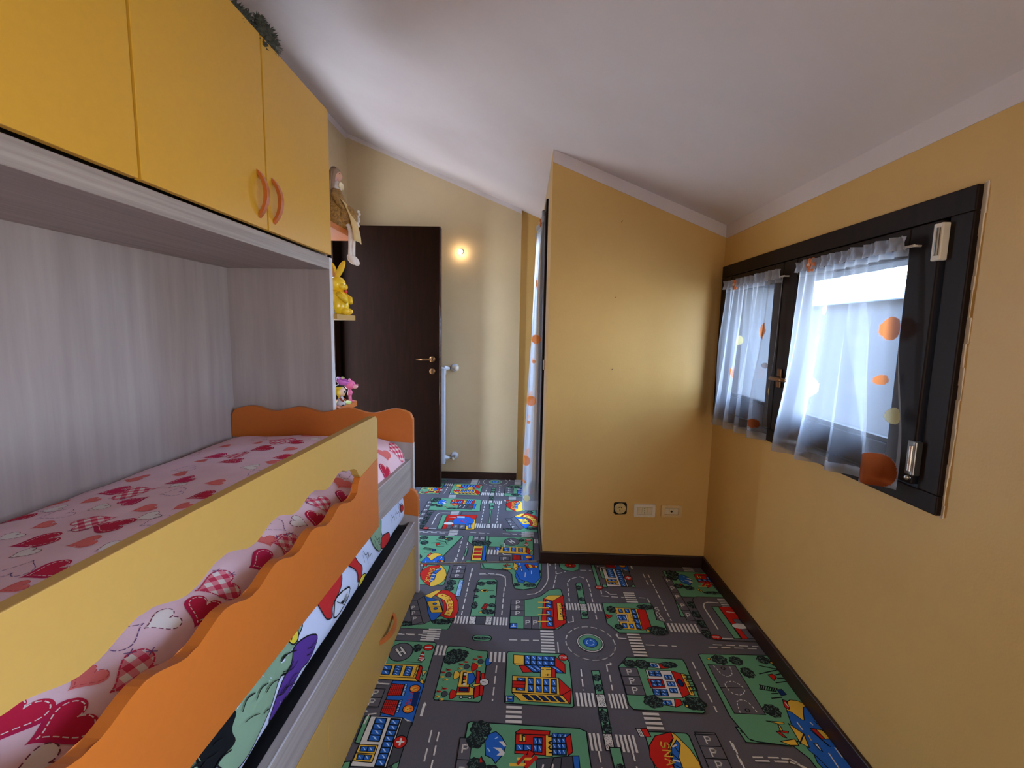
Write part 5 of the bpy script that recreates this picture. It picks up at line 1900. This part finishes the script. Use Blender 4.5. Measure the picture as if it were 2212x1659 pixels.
('e','y',3,-19,1177,5,10),
('t',841,2071,22,30),
('t',836,1997,22,30),
('t',831,1927,22,30),
('t',827,1858,22,30),
('p','G',3,[858,2112,874,2135,895,2141,1062,2141,1042,1822,906,1819,843,1825,849,1932,851,2051]),
('z',5,0,[985,2061,1042,2128]),
('l','w',6,[976,2094,927,2096,908,2088,896,2071,891,2045,890,1894]),
('l','w',5,[880,1832,929,1832]),
('e','r',3,860,1838,22,16),
('x','STOP',10,'w',[845,1833,875,1833]),
('p','g',4,[-20,1043,13,1046,14,818,-16,815]),
('p','r',3,[13,1046,223,1055,225,1014,217,980,194,978,86,895,71,819,17,816]),
('p','G',2,[37,951,68,953,71,821,44,819]),
('p','y',3,[85,965,222,978,230,822,171,816,168,890,87,890]),
('e','b',3,140,943,72,78),
('l','p',6,[102,972,151,921,169,954,139,975,122,929]),
('l','r',5,[118,962,160,916]),
('p','G',3,[83,889,163,895,169,823,82,820]),
('l','k',3,[121,890,126,822]),
('x','P',26,'w',[96,843,114,845]),
('x','P',26,'w',[136,846,156,847]),
('w',2,1,[182,907,207,908,209,831,187,829]),
('e','w',2,47,902,34,20),
('l','w',6,[36,1007,80,999]),
('p','lb',2,[85,1027,142,1026,145,997,89,999]),
('p','g',4,[204,725,234,727,242,656,232,651,258,605,331,605,329,657,317,661,312,730,327,729,335,717,335,416,255,415,251,595,209,650]),
('k',2,1,'P',[236,658,313,725]),
('t',275,627,42,40),
('t',324,637,32,34),
('p','y',3,[252,593,306,593,313,426,256,423]),
('p','b',3,[307,599,326,598,333,420,316,423]),
('p','r',3,[260,566,302,569,303,540,261,537]),
('p','r',3,[262,521,304,524,305,496,263,493]),
('p','r',3,[263,476,306,478,307,451,264,448]),
('d',5,34,20,[168,706,173,366]),
('d',5,34,20,[209,636,210,563]),
('d',5,34,20,[209,462,208,412]),
('p','g',4,[210,563,220,564,221,467,208,470]),
('z',4,1,[342,494,405,551]),
('l','w',6,[415,641,434,638,436,594]),
('l','w',6,[431,511,442,496,481,495]),
('l','n',4,[411,606,417,606]),
('r','n',3,6,[411,559,418,606]),
('k',1,2,'P',[414,392,475,471])
]
class Rug:
    def __init__(s, clip, z0):
        s.clip, s.z0 = clip, z0      # convex clip polygon in metres, ccw
        s.v, s.f, s.c = [], [], []
        s.ox = s.oy = 0
        s.z = z0
        s.bb = (min(p[0] for p in clip) * 1000, min(p[1] for p in clip) * 1000, max(p[0] for p in clip) * 1000, max(p[1] for p in clip) * 1000)
    def poly(s, pts, col):
        """convex polygon in mm"""
        P = [((p[0] + s.ox) / 1000.0, (p[1] + s.oy) / 1000.0) for p in pts]
        C = s.clip
        for i in range(len(C)):
            (ax, ay), (bx, by) = C[i], C[(i + 1) % len(C)]
            d = [(bx - ax) * (p[1] - ay) - (by - ay) * (p[0] - ax) for p in P]
            if all(q >= 0 for q in d):
                continue
            N = []
            for k in range(len(P)):
                p, q, dp, dq = P[k], P[(k + 1) % len(P)], d[k], d[(k + 1) % len(P)]
                if dp >= 0:
                    N.append(p)
                if (dp >= 0) != (dq >= 0):
                    t = dp / (dp - dq)
                    N.append((p[0] + (q[0] - p[0]) * t, p[1] + (q[1] - p[1]) * t))
            P = N
            if len(P) < 3:
                return
        b = len(s.v)
        s.v += [(p[0], p[1], s.z) for p in P]
        s.f.append(tuple(range(b, b + len(P))))
        s.c.append(col)
    def fill(s, pts, col):
        for t in tessellate_polygon([[Vector((p[0], p[1], 0)) for p in pts]]):
            a, b, c = (pts[i] for i in t)
            if (b[0] - a[0]) * (c[1] - a[1]) - (b[1] - a[1]) * (c[0] - a[0]) < 0:
                b, c = c, b
            s.poly([a, b, c], col)
    def stroke(s, pts, w_, col, closed=False):
        if closed:
            pts = list(pts) + [pts[0]]
        for a, b in zip(pts, pts[1:]):
            dx, dy = b[0] - a[0], b[1] - a[1]
            l = hypot(dx, dy)
            if l < 1e-4:
                continue
            nx, ny, ex, ey = -dy / l * w_ / 2, dx / l * w_ / 2, dx / l * w_ * .35, dy / l * w_ * .35
            s.poly([(a[0] - ex - nx, a[1] - ey - ny), (b[0] + ex - nx, b[1] + ey - ny), (b[0] + ex + nx, b[1] + ey + ny), (a[0] - ex + nx, a[1] - ey + ny)], col)
    def up(s, k=1):
        s.z += .0000035 * k
    def text(s, t, h, col, a, b, w_=None):
        dx, dy = b[0] - a[0], b[1] - a[1]
        l = hypot(dx, dy)
        ux, uy = dx / l, dy / l
        vx, vy = -uy, ux
        n = len(t)
        cw = l / n
        for i, ch in enumerate(t):
            for st in FONT.get(ch, []):
                s.stroke([(a[0] + ux * (i * cw + cw * (.12 + .70 * p[0])) + vx * h * p[1], a[1] + uy * (i * cw + cw * (.12 + .70 * p[0])) + vy * h * p[1]) for p in st], w_ or max(2.0, h * .15), col)
    def window(s, q, nx, ny, rnd):
        L = lambda u, v: ((q[0][0] * (1 - u) + q[1][0] * u) * (1 - v) + (q[3][0] * (1 - u) + q[2][0] * u) * v, (q[0][1] * (1 - u) + q[1][1] * u) * (1 - v) + (q[3][1] * (1 - u) + q[2][1] * u) * v)
        s.fill([L(-.03, -.03), L(1.03, -.03), L(1.03, 1.03), L(-.03, 1.03)], K['k'])
        s.up()
        for i in range(nx):
            for j in range(ny):
                a, b, c, d = (i + .10) / nx, (j + .10) / ny, (i + .90) / nx, (j + .90) / ny
                s.fill([L(a, b), L(c, b), L(c, d), L(a, d)], K['b'])
        s.up()
        for i in range(nx):
            for j in range(ny):
                f = rnd.uniform(-.1, .1)
                s.fill([L((i + .25 + f) / nx, (j + .22) / ny), L((i + .42 + f) / nx, (j + .22) / ny), L((i + .72 + f) / nx, (j + .72) / ny), L((i + .58 + f) / nx, (j + .74) / ny)], K['h'])
    def tree(s, x, y, rx, ry, rnd):
        n = 44
        lob = rnd.randint(6, 9)
        ph = rnd.uniform(0, 6)
        out = []
        for k in range(n):
            a = 2 * pi * k / n
            q = .86 + .16 * abs(sin(a * lob / 2 + ph)) + rnd.uniform(-.03, .03)
            out.append((x + rx * q * cos(a), y + ry * q * sin(a)))
        s.fill(out, K['n'])
        s.up()
        for k in range(int(6 + rx * ry / 38)):
            a, r = rnd.uniform(0, 2 * pi), sqrt(rnd.random()) * .80
            cx_, cy_ = x + rx * r * cos(a), y + ry * r * sin(a)
            r2, a2 = rnd.uniform(3.0, 6.0), rnd.uniform(0, 6)
            s.stroke([(cx_ + r2 * cos(a2 + t), cy_ + r2 * sin(a2 + t)) for t in (0, .7, 1.4, 2.1)], 1.5, K['T'])
    def draw(s, o, i):
        rnd = random.Random(i * 13 + 5)
        k = o[0]
        pr = lambda a: [(a[j], a[j + 1]) for j in range(0, len(a), 2)]
        if k == 'p':
            P = pr(o[3])
            s.fill(P, K[o[1]])
            s.up()
            if o[2]:
                s.stroke(P, o[2], K['k'], True)
        elif k == 'l':
            s.stroke(pr(o[3]), o[2], K[o[1]])
        elif k == 'd':
            for d in dashes(pr(o[4]), o[2], o[3], False):
                s.stroke(d, o[1], K['w'])
        elif k == 'r':
            x0, y0, x1, y1 = o[4]
            P = rbox2d(x0, y0, x1, y1, min(o[3], (x1 - x0) / 2.1, (y1 - y0) / 2.1)) if o[3] else [(x0, y0), (x1, y0), (x1, y1), (x0, y1)]
            if o[1] != 'n':
                s.fill(P, K[o[1]])
            s.up()
            s.stroke(P, o[2], K['k'], True)
        elif k == 'z':
            x0, y0, x1, y1 = o[3]
            n = o[1]
            for j in range(n):
                if o[2] == 0:
                    st = (y1 - y0) / (n - .45)
                    s.fill([(x0, y0 + j * st), (x1, y0 + j * st), (x1, y0 + j * st + st * .55), (x0, y0 + j * st + st * .55)], K['w'])
                else:
                    st = (x1 - x0) / (n - .45)
                    s.fill([(x0 + j * st, y0), (x0 + j * st + st * .55, y0), (x0 + j * st + st * .55, y1), (x0 + j * st, y1)], K['w'])
        elif k == 't':
            s.tree(o[1], o[2], o[3], o[4], rnd)
        elif k == 'e':
            P = [(o[3] + o[5] * cos(2 * pi * j / 28), o[4] + o[6] * sin(2 * pi * j / 28)) for j in range(28)]
            if o[1] != 'n':
                s.fill(P, K[o[1]])
            s.up()
            if o[2]:
                s.stroke(P, o[2], K['k'], True)
        elif k == 'w':
            s.window(pr(o[3]), o[1], o[2], rnd)
        elif k == 'x':
            P = pr(o[4])
            s.text(o[1], o[2], K[o[3]], P[0], P[1])
        elif k == 'k':
            x0, y0, x1, y1 = o[4]
            s.fill([(x0, y0), (x1, y0), (x1, y1), (x0, y1)], K['G'])
            s.up()
            for a in range(o[1] + 1):
                x = x0 + (x1 - x0) * a / o[1]
                s.stroke([(x, y0), (x, y1)], 3, K['k'])
            for b_ in range(o[2] + 1):
                y = y0 + (y1 - y0) * b_ / o[2]
                s.stroke([(x0, y), (x1, y)], 3, K['k'])
            for a in range(o[1]):
                for b_ in range(o[2]):
                    cx_, cy_ = x0 + (x1 - x0) * (a + .5) / o[1], y0 + (y1 - y0) * (b_ + .5) / o[2]
                    s.text(o[3], 26, K['w'], (cx_ - 10, cy_ - 13), (cx_ + 14, cy_ - 13), 4.5)
        elif k == 's':
            x0, y0, x1, y1 = o[1]
            s.fill([(x0, y0), (x1, y0), (x1, y1), (x0, y1)], K['w'])
            s.up()
            for j in range(int((x1 - x0) * (y1 - y0) / 22)):
                a, x, y = rnd.uniform(0, 6), rnd.uniform(x0 + 2, x1 - 2), rnd.uniform(y0 + 2, y1 - 2)
                s.stroke([(x, y), (x + 3.2 * cos(a), y + 3.2 * sin(a))], 1.3, K['k'])
            s.stroke([(x0, y0), (x1, y0), (x1, y1), (x0, y1)], 3, K['k'], True)
        elif k == '*':
            P = [(o[1] + (o[3] if j % 2 == 0 else o[3] * .42) * sin(2 * pi * j / 10), o[2] + (o[3] if j % 2 == 0 else o[3] * .42) * cos(2 * pi * j / 10)) for j in range(10)]
            s.fill(P, K['r'])
        elif k == 'ring':
            cx_, cy_ = o[1], o[2]
            C = lambda r, n=48: [(cx_ + r * cos(2 * pi * j / n), cy_ + r * sin(2 * pi * j / n)) for j in range(n)]
            for d in dashes(C(103, 72), 24, 16):
                s.stroke(d, 5, K['w'])
            s.fill(C(58), K['k'])
            s.up()
            s.fill(C(55), K['w'])
            s.up()
            s.fill(C(51), K['k'])
            s.up()
            s.fill(C(48), K['g'])
            s.up()
            s.fill(C(31), K['k'])
            s.up()
            s.fill(C(28), K['b'])
            s.up()
            for q in range(3):
                a0 = 2 * pi * q / 3
                s.stroke([(cx_ + 16 * cos(a0 + .22 * t), cy_ + 16 * sin(a0 + .22 * t)) for t in range(6)], 4, K['h'])
                a1 = a0 + 1.25
                s.fill([(cx_ + 22 * cos(a1), cy_ + 22 * sin(a1)), (cx_ + 16 * cos(a1 + .45), cy_ + 16 * sin(a1 + .45)), (cx_ + 10 * cos(a1), cy_ + 10 * sin(a1))], K['h'])
        elif k == 'c':      # café table with chairs and parasol, seen as on the print
            x, y = o[1], o[2]
            for dx, dy, a in ((-22, 10, .6), (-22, -12, -.5), (-4, 24, 1.2), (-6, -24, -1.2)):
                for q in (-.5, 0, .5):
                    s.stroke([(x + dx, y + dy), (x + dx - 12 * cos(q), y + dy - 12 * sin(q) + dy * .1)], 1.8, K['k'])
                s.fill([(x + dx + 9 * cos(2 * pi * j / 10), y + dy + 5 * sin(2 * pi * j / 10)) for j in range(10)], K['r'] if dy > 0 else K['y'])
            s.up()
            s.fill([(x + 12 * cos(2 * pi * j / 14), y + 14 * sin(2 * pi * j / 14)) for j in range(14)], K['k'])
            s.up()
            s.fill([(x + 9.5 * cos(2 * pi * j / 14), y + 11.5 * sin(2 * pi * j / 14)) for j in range(14)], K['d'])
            s.stroke([(x + 10, y), (x + 24, y)], 3, K['B'])
            P = [(x + 24 + (19 if cos(2 * pi * j / 20) > 0 else 5) * cos(2 * pi * j / 20), y + 21 * sin(2 * pi * j / 20)) for j in range(20)]
            s.up()
            s.fill(P, K[o[3]])
            s.up()
            s.stroke(P, 2.6, K['k'], True)
    def build(s, parent, offs):
        LX_, LY_ = 951.0, 1017.0
        base = s.z0
        for i, o in enumerate(PRINT):
            nums = []
            def flat(q):
                for z_ in q:
                    if isinstance(z_, (list, tuple)):
                        flat(z_)
            big = [z_ for z_ in o if isinstance(z_, list)]
            if big:
                xs, ys = big[-1][0::2], big[-1][1::2]
            elif o[0] == 'e':
                xs, ys = [o[3]], [o[4]]
            else:
                xs, ys = [o[1]], [o[2]]
            bx = (min(xs) - 110, min(ys) - 110, max(xs) + 110, max(ys) + 110)
            for a in range(-3, 4):
                for c in range(-3, 4):
                    if (a + c) % 2:
                        continue
                    s.ox, s.oy = offs[0] + a * LX_, offs[1] + c * LY_
                    if bx[2] + s.ox < s.bb[0] or bx[0] + s.ox > s.bb[2] or bx[3] + s.oy < s.bb[1] or bx[1] + s.oy > s.bb[3]:
                        continue
                    s.z = base + .000006 * i
                    s.draw(o, i)
        me = bpy.data.meshes.new('street_print')
        me.from_pydata(s.v, [], s.f)
        me.materials.append(RUG)
        at = me.color_attributes.new('Col', 'FLOAT_COLOR', 'CORNER')
        buf = []
        for p, c in zip(me.polygons, s.c):
            buf += list(c) * p.loop_total
        at.data.foreach_set('color', buf)
        me.update()
        return plabel(link('street_print', me, parent), 'printed town of grey streets, green blocks, houses, zebra crossings and a roundabout')
pile = plain('grey_carpet_pile', (92, 88, 92), .97, var=.16, scale=700, spec=.1, bump=.3)
SEAM = lambda x: 2.374 + (x + .62) * .103
near = prism([(-.66, -1.55), (1.022, -1.55), (1.022, 2.428), (.112, 2.428), (.112, SEAM(.112) - .001), (-.66, SEAM(-.66) - .001)], 'z', -.012, -.0002)
r1 = obj('play_carpet', near, pile)
tag(r1, 'grey street-map play carpet filling the main floor in front of the bed', 'carpet')
R1 = Rug([(-.66, -1.55), (1.022, -1.55), (1.022, 2.428), (.112, 2.428), (-.66, SEAM(-.66) - .001)], .0)
R1.build(r1, (0, 0))
hall = prism([(-1.47, SEAM(-1.47)), (.116, SEAM(.116)), (.116, 3.843), (-1.47, 3.843)], 'z', -.012, .0042)
r2 = obj('play_carpet', hall, [pile])
tag(r2, 'second street-map play carpet in the passage, overlapping at the seam and reaching the far wall', 'carpet')
R2 = Rug([(-1.47, SEAM(-1.47)), (.116, SEAM(.116)), (.116, 3.843), (-1.47, 3.843)], .0044)
R2.build(r2, (-528, 2003))
eb = BM()
box(-.78, -.0035, -.010, .78, .0, .0043, bm=eb)
e_ = obj('cut_edge', eb, RUGEDGE, r2)
e_.location = (-.677, SEAM(-.677) + .001, 0)
e_.rotation_euler = (0, 0, atan2(.103, 1))
